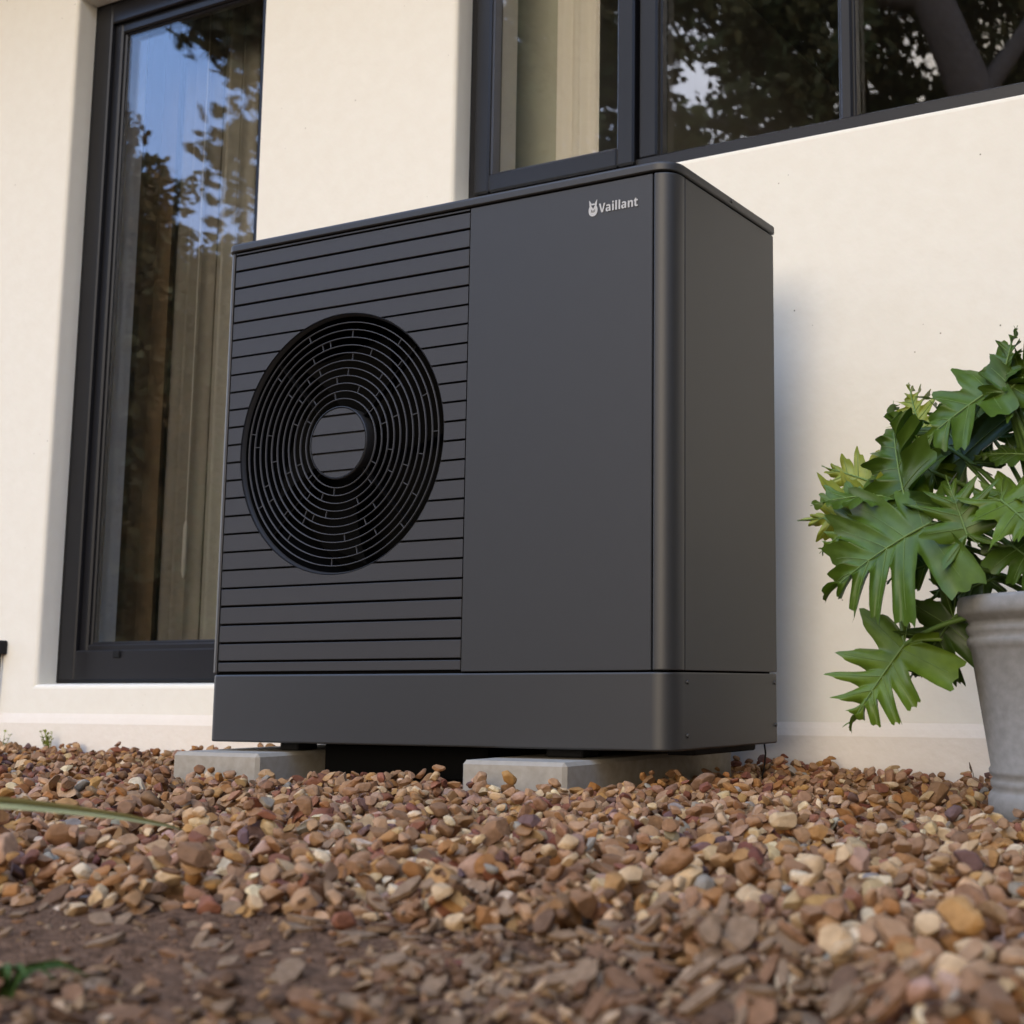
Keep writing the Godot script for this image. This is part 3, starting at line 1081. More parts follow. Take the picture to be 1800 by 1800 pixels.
		for s in 11:
			var u := s / 10.0
			pts.append(a * (1.0 - u) * (1.0 - u) + c1 * 2.0 * u * (1.0 - u) + P * u * u)
			rad.append(lerpf(0.0062, 0.0032, u))
		st = tool(true)
		tube(st, pts, rad, 8)
		var o := build("leaf_stalk", st, M.stalk, plant)
		o.position = -plant.position
	# a short woody heart
	st = tool(true)
	tube(st, [heart + Vector3(0, -0.02, 0), heart + Vector3(-0.01, 0.03, 0.01), heart + Vector3(-0.005, 0.075, 0.005)], [0.034, 0.03, 0.012], 10)
	var o4 := build("stem", st, M.bark, plant)
	o4.position = -plant.position

func make_leaf(plant: Node3D, P: Vector3, Q: Vector3, hint: Vector3, wid: float, droop: float, fold: float, m: Material, seed_: int) -> void:
	var r := RandomNumberGenerator.new()
	r.seed = 900 + seed_
	var Ln := P.distance_to(Q)
	var a := (Q - P) / Ln
	var b := a.cross(hint).normalized()
	var n := b.cross(a).normalized()
	var N: float = [6.0, 6.0, 7.0][seed_ % 3]
	var S := 112
	var T := 6
	var bend := func(x: float, y: float, q: float, t: float, ph: float) -> Vector3:
		var lift := fold * absf(y) - droop * (x * x + 0.9 * y * y) / Ln * 1.6 + 0.075 * Ln * sin(q * N * TAU + ph) * t * t
		lift += 0.018 * Ln * sin(x / Ln * 19.0 + ph * 2.0) * t - 0.012 * Ln * absf(sin(q * N * PI)) * (1.0 - t)
		return P + a * x + b * y + n * lift
	var st := tool(true)
	var veins := tool(true)
	for side in [-1.0, 1.0]:
		var ph := r.randf() * 6.0
		var depth := r.randf_range(0.54, 0.72)
		var reach := []
		for k in 10:
			reach.append(r.randf_range(0.72, 1.12))
		var grid := []
		for i in S + 1:
			var q := i / float(S)
			var s := maxf(0.0, (q - 0.24) / 0.76)
			var th := lerpf(deg_to_rad(152.0), deg_to_rad(62.0), smoothstep(0.0, 0.5, q)) if q < 0.5 else lerpf(deg_to_rad(62.0), deg_to_rad(4.0), pow((q - 0.5) / 0.5, 1.5))
			var env := (0.50 + 0.5 * sin(PI * clampf(q * 1.15, 0.0, 1.0))) * (1.0 - 0.62 * smoothstep(0.45, 1.0, q))
			var f := absf(cos(PI * (N * q + 0.02)))
			var lobe := 1.0 - depth * pow(1.0 - f, 1.25) * (1.0 - smoothstep(0.9, 1.0, q))
			var tooth := 1.0 + 0.10 * sin(q * N * TAU * 2.0 + ph) + 0.06 * sin(q * N * TAU * 4.0 + ph * 1.7)
			var lq := clampf(N * q, 0.0, 8.99)
			var R: float = wid * Ln * env * lobe * tooth * lerpf(reach[int(lq)], reach[int(lq) + 1], smoothstep(0.25, 0.75, lq - floorf(lq)))
			var row := []
			for k in T + 1:
				var t := k / float(T)
				var x := s * Ln * 0.86 + cos(th) * R * t
				var y: float = sin(th) * R * t * side
				row.append(bend.call(x, y, q, t, ph))
			grid.append(row)
		for i in S:
			for k in T:
				if k == 0 and grid[i][0].is_equal_approx(grid[i + 1][0]):
					tri(st, grid[i][0], grid[i][1], grid[i + 1][1], n)
				else:
					quad(st, grid[i][k], grid[i][k + 1], grid[i + 1][k + 1], grid[i + 1][k], n)
		for v in int(N) + 1:
			var i := clampi(int(round(S * v / N)), 0, S)
			var pts := []
			var rad := []
			for k in T:
				pts.append(grid[i][k] + n * 0.0004)
				rad.append(lerpf(0.0008, 0.0003, k / float(T)))
			tube(veins, pts, rad, 5)
			veins.set_smooth_group(0)
	var o := build("leaf", st, m, plant)
	o.position = -plant.position
	var mid := []
	var mr := []
	for i in 12:
		var s := i / 11.0
		mid.append(bend.call(s * Ln * 0.97, 0.0, 0.0, 0.0, 0.0) + n * 0.0004)
		mr.append(lerpf(0.0019, 0.0005, s))
	tube(veins, mid, mr, 6)
	build("vein", veins, M.vein, o)

# ---------------------------------------------------------------- small fittings
func make_wall_fittings() -> void:
	var p := at_z(14, 1138, WALL_Z)
	var t := thing("wall_socket", "small black junction box on the plaster beside the tall window", "junction box", Vector3(p.x - 0.04, p.y, WALL_Z))
	box_node("casing", Vector3(-0.04, -0.021, 0.0), Vector3(0.04, 0.021, 0.03), 0.004, M.rubber, t)
	var st := tool(true)
	tube(st, [Vector3(0.012, 0.004, 0.03), Vector3(0.012, 0.004, 0.0335)], [0.005, 0.004], 10)
	build("screw", st, M.silver, t)
	st = tool(true)
	tube(st, [Vector3(0.02, -0.02, 0.012), Vector3(0.021, -0.06, 0.012), Vector3(0.018, -0.13, 0.012), Vector3(0.015, -0.20, 0.014)], [0.004, 0.004, 0.004, 0.004], 8)
	build("cable", st, M.rubber, t)

# ---------------------------------------------------------------- gravel
const CELL := 0.006
const GX0 := -2.4
const GZ0 := -0.69
var gw := 0
var gh := 0
var hm := PackedFloat32Array()

func hidx(x: float, z: float) -> int:
	var i := clampi(int((x - GX0) / CELL), 0, gw - 1)
	var j := clampi(int((z - GZ0) / CELL), 0, gh - 1)
	return j * gw + i

func stone_mesh(s: int, angular: float) -> ArrayMesh:
	var r := RandomNumberGenerator.new()
	r.seed = 4000 + s
	# an icosphere from a subdivided octahedron
	var v := [Vector3.UP, Vector3.DOWN, Vector3.LEFT, Vector3.RIGHT, Vector3.FORWARD, Vector3.BACK]
	var f := []
	for e in [[0, 2, 5], [0, 5, 3], [0, 3, 4], [0, 4, 2], [1, 5, 2], [1, 3, 5], [1, 4, 3], [1, 2, 4]]:
		f.append(e)
	for pass_ in 3:
		var mids := {}
		var nf := []
		for t in f:
			var m := []
			for k in 3:
				var a: int = t[k]
				var b: int = t[(k + 1) % 3]
				var key := Vector2i(mini(a, b), maxi(a, b))
				if not mids.has(key):
					mids[key] = v.size()
					v.append(((v[a] + v[b]) / 2.0).normalized())
				m.append(mids[key])
			nf.append_array([[t[0], m[0], m[2]], [m[0], t[1], m[1]], [m[2], m[1], t[2]], [m[0], m[1], m[2]]])
		f = nf
	var planes := []
	for k in int(4 + angular * 6):
		var n := Vector3(r.randf_range(-1, 1), r.randf_range(-1, 1), r.randf_range(-1, 1)).normalized()
		planes.append([n, r.randf_range(0.5, 0.85) - 0.08 * angular])
	var nz := FastNoiseLite.new()
	nz.seed = s
	nz.frequency = 0.9
	for i in v.size():
		var p: Vector3 = v[i]
		p *= 1.0 + 0.2 * nz.get_noise_3dv(p)
		for pass_ in 2:
			for pl in planes:
				var d: float = p.dot(pl[0]) - pl[1]
				if d > 0.0:
					p -= pl[0] * d * (0.6 + 0.4 * angular)
		p *= 1.0 + 0.022 * nz.get_noise_3dv(p * 7.0)
		v[i] = p
	var hi := Vector3.ZERO
	for p in v:
		hi = Vector3(maxf(hi.x, absf(p.x)), maxf(hi.y, absf(p.y)), maxf(hi.z, absf(p.z)))
	for i in v.size():
		v[i] = v[i] / hi
	# normals that keep the broken edges: average only over faces that meet at a shallow angle
	var fn := []
	var near := {}
	for k in f.size():
		var t: Array = f[k]
		var n: Vector3 = (v[t[1]] - v[t[0]]).cross(v[t[2]] - v[t[0]])
		if n.dot(v[t[0]] + v[t[1]] + v[t[2]]) < 0.0:
			n = -n
		fn.append(n.normalized())
		for e in t:
			if not near.has(e):
				near[e] = []
			near[e].append(k)
	var crease := lerpf(0.3, 0.88, angular)
	var st := SurfaceTool.new()
	st.begin(Mesh.PRIMITIVE_TRIANGLES)
	for k in f.size():
		var t: Array = f[k].duplicate()
		if (v[t[0]] - v[t[2]]).cross(v[t[0]] - v[t[1]]).dot(fn[k]) < 0.0:
			t = [t[0], t[2], t[1]]
		for e in t:
			var n := Vector3.ZERO
			for q in near[e]:
				if fn[q].dot(fn[k]) > crease:
					n += fn[q]
			st.set_normal(n.normalized())
			st.add_vertex(v[e])
	st.index()
	return st.commit()

var palette := [
	["tan", srgb(178, 140, 104)], ["tan", srgb(160, 120, 86)], ["pale", srgb(208, 176, 134)], ["ochre", srgb(180, 134, 80)], ["rust", srgb(146, 94, 70)],
	["purple brown", srgb(116, 88, 82)], ["pink", srgb(182, 144, 120)], ["grey", srgb(156, 146, 130)], ["brown", srgb(140, 106, 78)], ["pale", srgb(218, 194, 158)], ["rust", srgb(128, 78, 62)], ["ochre", srgb(164, 114, 66)]]

func dull(c: Color) -> Color:
	var l := c.get_luminance()
	return c.lerp(Color(l * 1.1, l * 0.98, l * 0.78), 0.06)

func stone_colour(x: float, z: float) -> int:
	# colours weighted by place: redder and darker towards the far left, paler to the right front
	var pale := clampf(0.30 + 0.42 * (x - 1.0) + 0.30 * (z - 0.2), 0.0, 1.0)
	var w := [5.2, 4.6, 1.2 + 2.6 * pale, 2.0, 2.0 - 1.5 * pale, 0.9 - 0.7 * pale, 0.7, 0.35 + 0.3 * pale, 2.2 - 1.0 * pale, 0.25 + 1.0 * pale, 1.0 - 0.7 * pale, 1.6 - 0.5 * pale]
	var total := 0.0
	for e in w:
		total += e
	var q := rng.randf() * total
	for i in w.size():
		q -= w[i]
		if q <= 0.0:
			return i
	return 0

func blocked(x: float, z: float, r: float) -> bool:
	if z < WALL_Z + 0.018 + r * 0.6:
		return true
	for s in SLABS:
		if x > s[0] - r * 0.85 and x < s[1] + r * 0.85 and z < 0.085 + r * 0.85 and z > -0.56:
			return true
	if x > 0.26 - r and x < 0.665 + r and z < -0.035 + r and z > -0.40:
		return true
	return Vector2(x - POT.x, z - POT.z).length() < 0.142 + r * 0.7

func drop(x: float, z: float, a: float, b: float, c: float, yaw: float, sink: float, raise := true) -> Transform3D:
	# rest on the heap: sample the heights under the stone
	var hs := []
	var gx := 0.0
	var gz := 0.0
	for k in 8:
		var t := TAU * k / 8.0
		var dx := cos(t) * a * 0.6
		var dz := sin(t) * b * 0.6
		var rx := dx * cos(yaw) + dz * sin(yaw)
		var rz := -dx * sin(yaw) + dz * cos(yaw)
		var h := hm[hidx(x + rx, z + rz)]
		hs.append(h)
		gx += h * rx
		gz += h * rz
	hs.append(hm[hidx(x, z)])
	gx /= 8.0 * 0.18 * a * a
	gz /= 8.0 * 0.18 * b * b
	hs.sort()
	var rest: float = (hs[8] + hs[7] + hs[5] + hs[3]) / 4.0
	var y := rest + c * sink
	var n := Vector3(-clampf(gx, -0.7, 0.7) * 0.8 + rng.randf_range(-0.14, 0.14), 1.0, -clampf(gz, -0.7, 0.7) * 0.8 + rng.randf_range(-0.14, 0.14)).normalized()
	var fwd := Vector3(cos(yaw), 0, -sin(yaw))
	var side := n.cross(fwd).normalized()
	fwd = side.cross(n).normalized()
	var basis := Basis(fwd * a, n * c, side * b)
	if not raise:
		return Transform3D(basis, Vector3(x, y, z))
	# raise the heap
	var rr := maxf(a, b)
	var i0 := maxi(0, int((x - rr - GX0) / CELL))
	var i1 := mini(gw - 1, int((x + rr - GX0) / CELL))
	var j0 := maxi(0, int((z - rr - GZ0) / CELL))
	var j1 := mini(gh - 1, int((z + rr - GZ0) / CELL))
	for j in range(j0, j1 + 1):
		var dz := GZ0 + (j + 0.5) * CELL - z
		for i in range(i0, i1 + 1):
			var dx := GX0 + (i + 0.5) * CELL - x
			var u := (dx * fwd.x + dz * fwd.z) / a
			var w := (dx * side.x + dz * side.z) / b
			var q := u * u + w * w
			if q < 1.0:
				var top := y + c * sqrt(1.0 - q) * 0.92 - (dx * n.x + dz * n.z) / n.y
				if top > hm[j * gw + i]:
					hm[j * gw + i] = top
	return Transform3D(basis, Vector3(x, y, z))

func pebble_words(e: Array) -> String:
	var tr: Transform3D = e[1]
	var p := tr.origin
	var a := tr.basis.x.length()
	var c := tr.basis.y.length()
	var size := "large" if a > 0.017 else ("small" if a < 0.013 else "medium")
	var shape := "flat" if c / a < 0.52 else ("angular" if e[0] % 3 != 0 else "rounded")
	var where := "out on the open gravel"
	var side := soil_side(p.x, p.z)
	if side > -0.06:
		where = "at the gravel's edge on the soil"
	elif side > -0.22:
		where = "in the gravel a hand behind the soil's edge"
	elif Vector2(p.x - POT.x, p.z - POT.z).length() < 0.45:
		where = "in the gravel before the plant pot"
	elif p.z < 0.3 and p.x > 0.6:
		where = "in the gravel before the pale slab"
	elif p.z < 0.35:
		where = "in the gravel before the fan end slab"
	return "%s %s %s pebble %s" % [size, shape, palette[e[2]][0], where]

func make_gravel() -> void:
	gw = int((2.7 - GX0) / CELL)
	gh = int((2.1 - GZ0) / CELL)
	hm.resize(gw * gh)
	for j in gh:
		for i in gw:
			hm[j * gw + i] = -0.105
	for j in range(0, gh, 2):
		for i in range(0, gw, 2):
			var h := soil_y(GX0 + i * CELL, GZ0 + j * CELL)
			for e in [0, 1]:
				for d in [0, 1]:
					if j + e < gh and i + d < gw:
						hm[(j + e) * gw + i + d] = h
	var meshes := []
	for s in 16:
		meshes.append(stone_mesh(s, 0.85 if s % 3 != 0 else 0.3))
	var stones := []     # [variant, transform, colour index, size]
	for layer in 4:
		var step: float = [0.028, 0.023, 0.022, 0.028][layer]
		var zz := WALL_Z
		while zz < 1.9:
			var xx := GX0 + 0.05
			while xx < 2.6:
				var x: float = xx + rng.randf_range(-0.5, 0.5) * step
				var z: float = zz + rng.randf_range(-0.5, 0.5) * step
				xx += step
				var side := soil_side(x, z) + 0.05 * ground_noise.get_noise_2d(x * 9.0, z * 9.0)
				if side > 0.03 + (0.0 if layer < 2 else -0.02):
					if rng.randf() > 0.03 * exp(-side * 12.0) * (2.5 if x > 1.6 else 1.0):
						continue
				var px := seen(Vector3(x, -0.07, z))
				if px.x < -320 or px.x > (2900 if z < 0.9 else 2150) or px.y > 2150:
					continue
				if layer == 3 and (side > -0.07 or rng.randf() < 0.35):
					continue
				if layer == 2 and side > -0.025 and rng.randf() < 0.6:
					continue
				var a := rng.randf_range(0.0086, 0.0155)
				if rng.randf() < 0.10:
					a *= rng.randf_range(1.2, 1.7)
				if rng.randf() < 0.25:
					a *= 0.7
				var b := a * rng.randf_range(0.55, 0.95)
				var c := a * rng.randf_range(0.36, 0.70)
				if blocked(x, z, a):
					continue
				var tr := drop(x, z, a, b, c, rng.randf() * TAU, 0.55)
				stones.append([rng.randi() % meshes.size(), tr, stone_colour(x, z), a])
			zz += step
	# the 300 that show largest stand alone
	var rank := []
	for i in stones.size():
		var tr: Transform3D = stones[i][1]
		var p := seen(tr.origin)
		if p.x < 30 or p.x > 1770 or p.y > 1775 or p.y < 1300:
			continue
		var topped := hm[hidx(tr.origin.x, tr.origin.z)] - (tr.origin.y + tr.basis.y.y * 0.9)
		if topped > 0.002:
			continue
		# the line of sight must be clear
		var clear := true
		var d := (EYE - tr.origin).normalized()
		var r := tr.basis.x.length()
		for k in range(1, 7):
			var q: Vector3 = tr.origin + d * (r * 1.1 + k * 0.012) + Vector3(0, r * 0.25, 0)
			if hm[hidx(q.x, q.z)] > q.y:
				clear = false
		if clear:
			rank.append([tr.basis.x.length() * tr.basis.y.length() / (p.z * p.z), i])
	rank.sort_custom(func(a, b): return a[0] > b[0])
	var alone := {}
	for k in mini(300, rank.size()):
		alone[rank[k][1]] = true
	var single := []
	for e in palette:
		var m := grain(mat(dull(e[1]), 0.85, 0.35), M.stone_tex, 9.0, M.stone_bump, 0.08)
		single.append(m)
	var gravel := Node3D.new()
	gravel.name = "gravel"
	add_child(gravel)
	gravel.position = Vector3(0.8, -0.09, 0.3)
	tag(gravel, "bed of mixed tan, rust and purple crushed stone along the wall", "gravel", "", "stuff")
	var lists := []
	for s in meshes.size():
		lists.append([])
	for i in stones.size():
		if not alone.has(i):
			lists[stones[i][0]].append(stones[i])
	for s in meshes.size():
		var mm := MultiMesh.new()
		mm.transform_format = MultiMesh.TRANSFORM_3D
		mm.use_colors = true
		mm.mesh = meshes[s]
		mm.instance_count = lists[s].size()
		for i in lists[s].size():
			var tr: Transform3D = lists[s][i][1]
			tr.origin -= gravel.position
			mm.set_instance_transform(i, tr)
			var c: Color = dull(palette[lists[s][i][2]][1]).srgb_to_linear()
			var k := rng.randf_range(0.85, 1.25)
			mm.set_instance_color(i, Color(c.r * k, c.g * k * rng.randf_range(0.94, 1.05), c.b * k * rng.randf_range(0.9, 1.08)))
		var o := MultiMeshInstance3D.new()
		o.multimesh = mm
		o.material_override = M.stones
		o.name = "stones"
		gravel.add_child(o, true)
		o.set_meta("kind", "stuff")
	for i in stones.size():
		if alone.has(i):
			var o := mesh_node("pebble", meshes[stones[i][0]], single[stones[i][2]])
			o.transform = stones[i][1]
			var words := pebble_words(stones[i])
			tag(o, words, "pebble", words.replace(" pebble", " pebbles"))
	print("stones ", stones.size(), " alone ", alone.size())

# ---------------------------------------------------------------- litter on the soil
func chip_mesh(s: int) -> ArrayMesh:
	var r := RandomNumberGenerator.new()
	r.seed = 7100 + s
	var poly := PackedVector2Array()
	var n := 9
	for i in n:
		var a := TAU * i / n
		poly.append(Vector2(cos(a) * r.randf_range(0.7, 1.0), sin(a) * r.randf_range(0.65, 1.0)))
	var st := tool()
	var mid := Vector3(0, r.randf_range(0.7, 1.0), 0)
	for i in n:
		var p := poly[i]
		var q := poly[(i + 1) % n]
		var up0 := 0.7 + 0.22 * sin(i * 1.9 + s)
		var up1 := 0.7 + 0.22 * sin((i + 1) % n * 1.9 + s)
		var a0 := Vector3(p.x, up0, p.y)
		var a1 := Vector3(q.x, up1, q.y)
		var i0 := Vector3(p.x * 0.6, up0 * 0.4 + 0.6, p.y * 0.6)
		var i1 := Vector3(q.x * 0.6, up1 * 0.4 + 0.6, q.y * 0.6)
		var b0 := Vector3(p.x * 0.92, -1.0, p.y * 0.92)
		var b1 := Vector3(q.x * 0.92, -1.0, q.y * 0.92)
		tri(st, mid, i0, i1, Vector3.UP)
		quad(st, i0, i1, a1, a0, Vector3.UP)
		quad(st, a0, a1, b1, b0, Vector3(p.x, 0, p.y))
		tri(st, Vector3(0, -1, 0), b0, b1, Vector3.DOWN)
	st.index()
	st.generate_normals()
	return st.commit()

func make_soil_litter() -> void:
	var chips := []
	for s in 8:
		chips.append(chip_mesh(s))
	var clods := []
	for s in 5:
		clods.append(stone_mesh(40 + s, 0.6))
	var tones := [["grey brown", srgb(148, 122, 96)], ["tan", srgb(174, 142, 106)], ["dark brown", srgb(116, 90, 70)], ["reddish brown", srgb(144, 108, 80)], ["pale straw", srgb(204, 174, 140)]]
	var mulch := Node3D.new()
	mulch.name = "soil_litter"
	add_child(mulch)
	mulch.position = Vector3(1.6, -0.09, 1.4)
	tag(mulch, "fine bark crumbs and earth clods strewn over the bare soil", "soil litter", "", "stuff")
	var lists := []
	for i in 13:
		lists.append([])
	var big := []
	var tries := 0
	while tries < 24000:
		tries += 1
		var x := rng.randf_range(0.5, 2.5)
		var z := rng.randf_range(1.05, 2.0)
		var side := soil_side(x, z)
		var px := seen(Vector3(x, -0.09, z))
		if side < -0.03 or px.x < -250 or px.x > 2050 or px.y > 2100:
			continue
		# fewer bits on the open soil at the left, more towards the right
		var thick := clampf(0.10 + 0.75 * smoothstep(450.0, 950.0, px.x) + 0.35 * smoothstep(1680.0, 1800.0, px.y), 0.0, 1.0)
		if rng.randf() > thick:
			continue
		var chip := rng.randf() < 0.84
		var a := rng.randf_range(0.003, 0.009)
		if chip and rng.randf() < 0.2:
			a = rng.randf_range(0.010, 0.022)
		var b := a * (rng.randf_range(0.25, 0.75) if chip else rng.randf_range(0.6, 1.0))
		var c := (0.0008 + minf(a * rng.randf_range(0.08, 0.2), 0.0022)) if chip else a * rng.randf_range(0.4, 0.7)
		var tr := drop(x, z, a, b, c, rng.randf() * TAU, 0.4, a > 0.008 and c > 0.002)
		var tone := rng.randi() % 4 if rng.randf() > 0.08 else 4
		if not chip and rng.randf() < 0.75:
			tone = 2
		if a > 0.009 and tone in [1, 4]:
			tone = 0
		if a >= 0.010 and chip and px.x > 20 and px.x < 1780 and px.y < 1790 and big.size() < 280:
			big.append([rng.randi() % 8, tr, tone])
		else:
			lists[rng.randi() % 8 if chip else 8 + rng.randi() % 5].append([tr, tone])
	for k in 13:
		var mm := MultiMesh.new()
		mm.transform_format = MultiMesh.TRANSFORM_3D
		mm.use_colors = true
		mm.mesh = chips[k] if k < 8 else clods[k - 8]
		mm.instance_count = lists[k].size()
		for i in lists[k].size():
			var tr: Transform3D = lists[k][i][0]
			tr.origin -= mulch.position
			mm.set_instance_transform(i, tr)
			var c: Color = tones[lists[k][i][1]][1].srgb_to_linear()
			var s := rng.randf_range(0.7, 1.15)
			mm.set_instance_color(i, Color(c.r * s, c.g * s, c.b * s))
		var o := MultiMeshInstance3D.new()
		o.multimesh = mm
		o.material_override = M.bark_bits
		o.name = "bits"
		mulch.add_child(o, true)
		o.set_meta("kind", "stuff")
	var mats := []
	for t in tones:
		mats.append(grain(mat(t[1], 0.92, 0.2), M.stone_tex, 12.0, M.stone_bump, 0.1))
	for e in big:
		var o := mesh_node("bark_chip", chips[e[0]], mats[e[2]])
		o.transform = e[1]
		var cn: String = tones[e[2]][0]
		var q: Transform3D = e[1]
		var sz := "large" if q.basis.x.length() > 0.016 else "small"
		var form := "narrow" if q.basis.z.length() / q.basis.x.length() < 0.45 else "broad"
		var where := "beside the gravel's edge" if soil_side(q.origin.x, q.origin.z) < 0.07 else "out on the bare soil"
		tag(o, "%s %s %s bark chip %s" % [sz, form, cn, where], "bark chip", "%s %s %s bark chips %s" % [sz, form, cn, where])
	print("chips ", big.size())

# ---------------------------------------------------------------- small plants
func blade(pts: Array, w: float, m: Material, parent: Node3D) -> void:
	var st := tool(true)
	var n := pts.size()
	for i in n - 1:
		var p := []
		for k in 2:
			var q: Vector3 = pts[i + k]
			var d: Vector3 = (pts[mini(i + k + 1, n - 1)] - pts[maxi(i + k - 1, 0)]).normalized()
			var s := d.cross((q - EYE).normalized()).cross(d).normalized().cross(d).normalized()
			var ww: float = w * (1.0 - pow((i + k) / float(n - 1), 2.2)) + 0.0002
			p.append_array([q - s * ww, q + s * ww, q + d.cross(s) * ww * 0.4])
		quad(st, p[0], p[2], p[5], p[3], Vector3.UP)
		quad(st, p[2], p[1], p[4], p[5], Vector3.UP)
	var o := build("blade", st, m, parent)
	o.position = -parent.position

func make_small_plants() -> void:
	# long grass blade arching in from the left
	var root := Vector3(1.21, -0.09, 1.5)
	var t := thing("grass_plant", "long pale green grass blade arching over the soil's edge", "grass", root)
	var c := [Vector3(1.21, -0.09, 1.5), Vector3(1.15, -0.02, 1.42), EYE + ray(-40, 1408) * 1.25, EYE + ray(40, 1414) * 1.28, EYE + ray(130, 1424) * 1.32, EYE + ray(220, 1436) * 1.36, EYE + ray(290, 1450) * 1.40, EYE + ray(325, 1460) * 1.43]
	blade(c, 0.0058, M.grass, t)
	# dark tuft in the near corner
	root = at_y(-10, 1765, -0.09)
	t = thing("grass_tuft", "dark green grass tuft growing from the soil", "grass", root)
	for k in 6:
		var a := -0.4 + k * 0.22
		var tip := root + Vector3(0.015 + 0.02 * cos(a * 2.0), 0.008 + 0.015 * rng.randf(), -0.02 + 0.03 * sin(a * 3.0))
		blade([root + Vector3(rng.randf_range(-0.01, 0.01), -0.004, rng.randf_range(-0.01, 0.01)), root.lerp(tip, 0.4) + Vector3(0, 0.016, 0), root.lerp(tip, 0.75) + Vector3(0, 0.012, 0), tip], 0.0022, M.grass_dark, t)
	# weeds at the foot of the wall
	for e in [[88, 1322, 0.078, "small leafy weed at the wall foot below the tall window's jamb"], [4, 1318, 0.07, "small leafy weed at the wall foot below the junction box"]]:
		var p := at_z(e[0], e[1], WALL_Z + 0.035)
		p.y -= 0.012
		t = thing("weed", e[3], "weed", p)
		for k in 16:
			var a := rng.randf() * TAU
			var h: float = e[2] * rng.randf_range(0.35, 1.0)
			var tip := p + Vector3(cos(a) * 0.042 * rng.randf(), h, absf(sin(a)) * 0.02)
			var st := tool(true)
			tube(st, [p, p.lerp(tip, 0.6) + Vector3(0.003, 0, 0.003), tip], [0.0012, 0.001, 0.0006], 5)
			var o := build("stem", st, M.weed, t)
			o.position = -t.position
			st = tool(true)
			for l in 6:
				var q: Vector3 = p.lerp(tip, rng.randf_range(0.35, 1.0))
				var d := Vector3(rng.randf_range(-1, 1), rng.randf_range(0.0, 0.8), rng.randf_range(-0.4, 1)).normalized()
				var s := d.cross(Vector3.UP).normalized() * 0.0045
				var ln := rng.randf_range(0.008, 0.014)
				tri(st, q, q + d * ln * 0.5 + s, q + d * ln, Vector3.BACK)
				tri(st, q, q + d * ln, q + d * ln * 0.5 - s, Vector3.BACK)
			o = build("leaflet", st, M.weed, t)
			o.position = -t.position
	# sprig of green at the gravel's edge
	var sp := at_y(325, 1565, -0.088)
	t = thing("seedling", "tiny bright green seedling at the gravel's edge", "seedling", sp)
	var st2 := tool(true)
	for k in 7:
		var a := TAU * k / 7.0
		var d := Vector3(cos(a), 0.5, sin(a)) * 0.009
		var s := Vector3(-sin(a), 0, cos(a)) * 0.003
		tri(st2, sp, sp + d * 0.6 + s, sp + d, Vector3.UP)
		tri(st2, sp, sp + d, sp + d * 0.6 - s, Vector3.UP)
	var o2 := build("leaflet", st2, M.leaves[2], t)
	o2.position = -t.position
	# dry stalks beside the pot
	var ds := at_y(1716, 1392, -0.085)
	ds.z = maxf(ds.z, -0.62)
	t = thing("dry_stalk", "dry brown grass stalk standing beside the pot foot", "dry grass", ds)
	for e in [[-0.012, 0.055, 0.0], [0.014, 0.018, 0.004], [-0.02, 0.016, 0.004], [0.02, 0.012, -0.003]]:
		var st := tool(true)
		var tip := ds + Vector3(e[0], e[1], e[2])
		tube(st, [ds, ds.lerp(tip, 0.6) + Vector3(0.002, 0.002, 0), tip], [0.0008, 0.0007, 0.0004], 5)
		var o := build("stalk", st, M.straw, t)
		o.position = -t.position
		if e[1] > 0.05:
			st = tool(true)
			tube(st, [tip - (tip - ds) * 0.35, tip - (tip - ds) * 0.2, tip], [0.0006, 0.0022, 0.0004], 6)
			o = build("seed_head", st, M.straw, t)
			o.position = -t.position

# ---------------------------------------------------------------- trees opposite the house (mirrored in the panes) and greenery added for shade
func leaf_clump(s: int, spread: float, size: float) -> ArrayMesh:
	var r := RandomNumberGenerator.new()
	r.seed = 8800 + s
	var st := tool()
	for k in 14:
		var c := Vector3(r.randf_range(-1, 1), r.randf_range(-0.8, 0.8), r.randf_range(-1, 1)) * spread
		var n := Vector3(r.randf_range(-1, 1), r.randf_range(-0.2, 1), r.randf_range(-1, 1)).normalized()
		var a := n.cross(Vector3(r.randf_range(-1, 1), r.randf_range(-1, 1), 0.3)).normalized() * size
		var b := n.cross(a).normalized() * size * 0.55
		var p := [c - a, c - a * 0.4 + b * 0.9, c - a * 0.05 + b * 0.55, c + a * 0.35 + b, c + a, c + a * 0.35 - b, c - a * 0.05 - b * 0.55, c - a * 0.4 - b * 0.9]
		for i in range(1, 7):
			tri(st, p[0], p[i], p[i + 1], n)
	st.index()
	st.generate_normals()
	return st.commit()

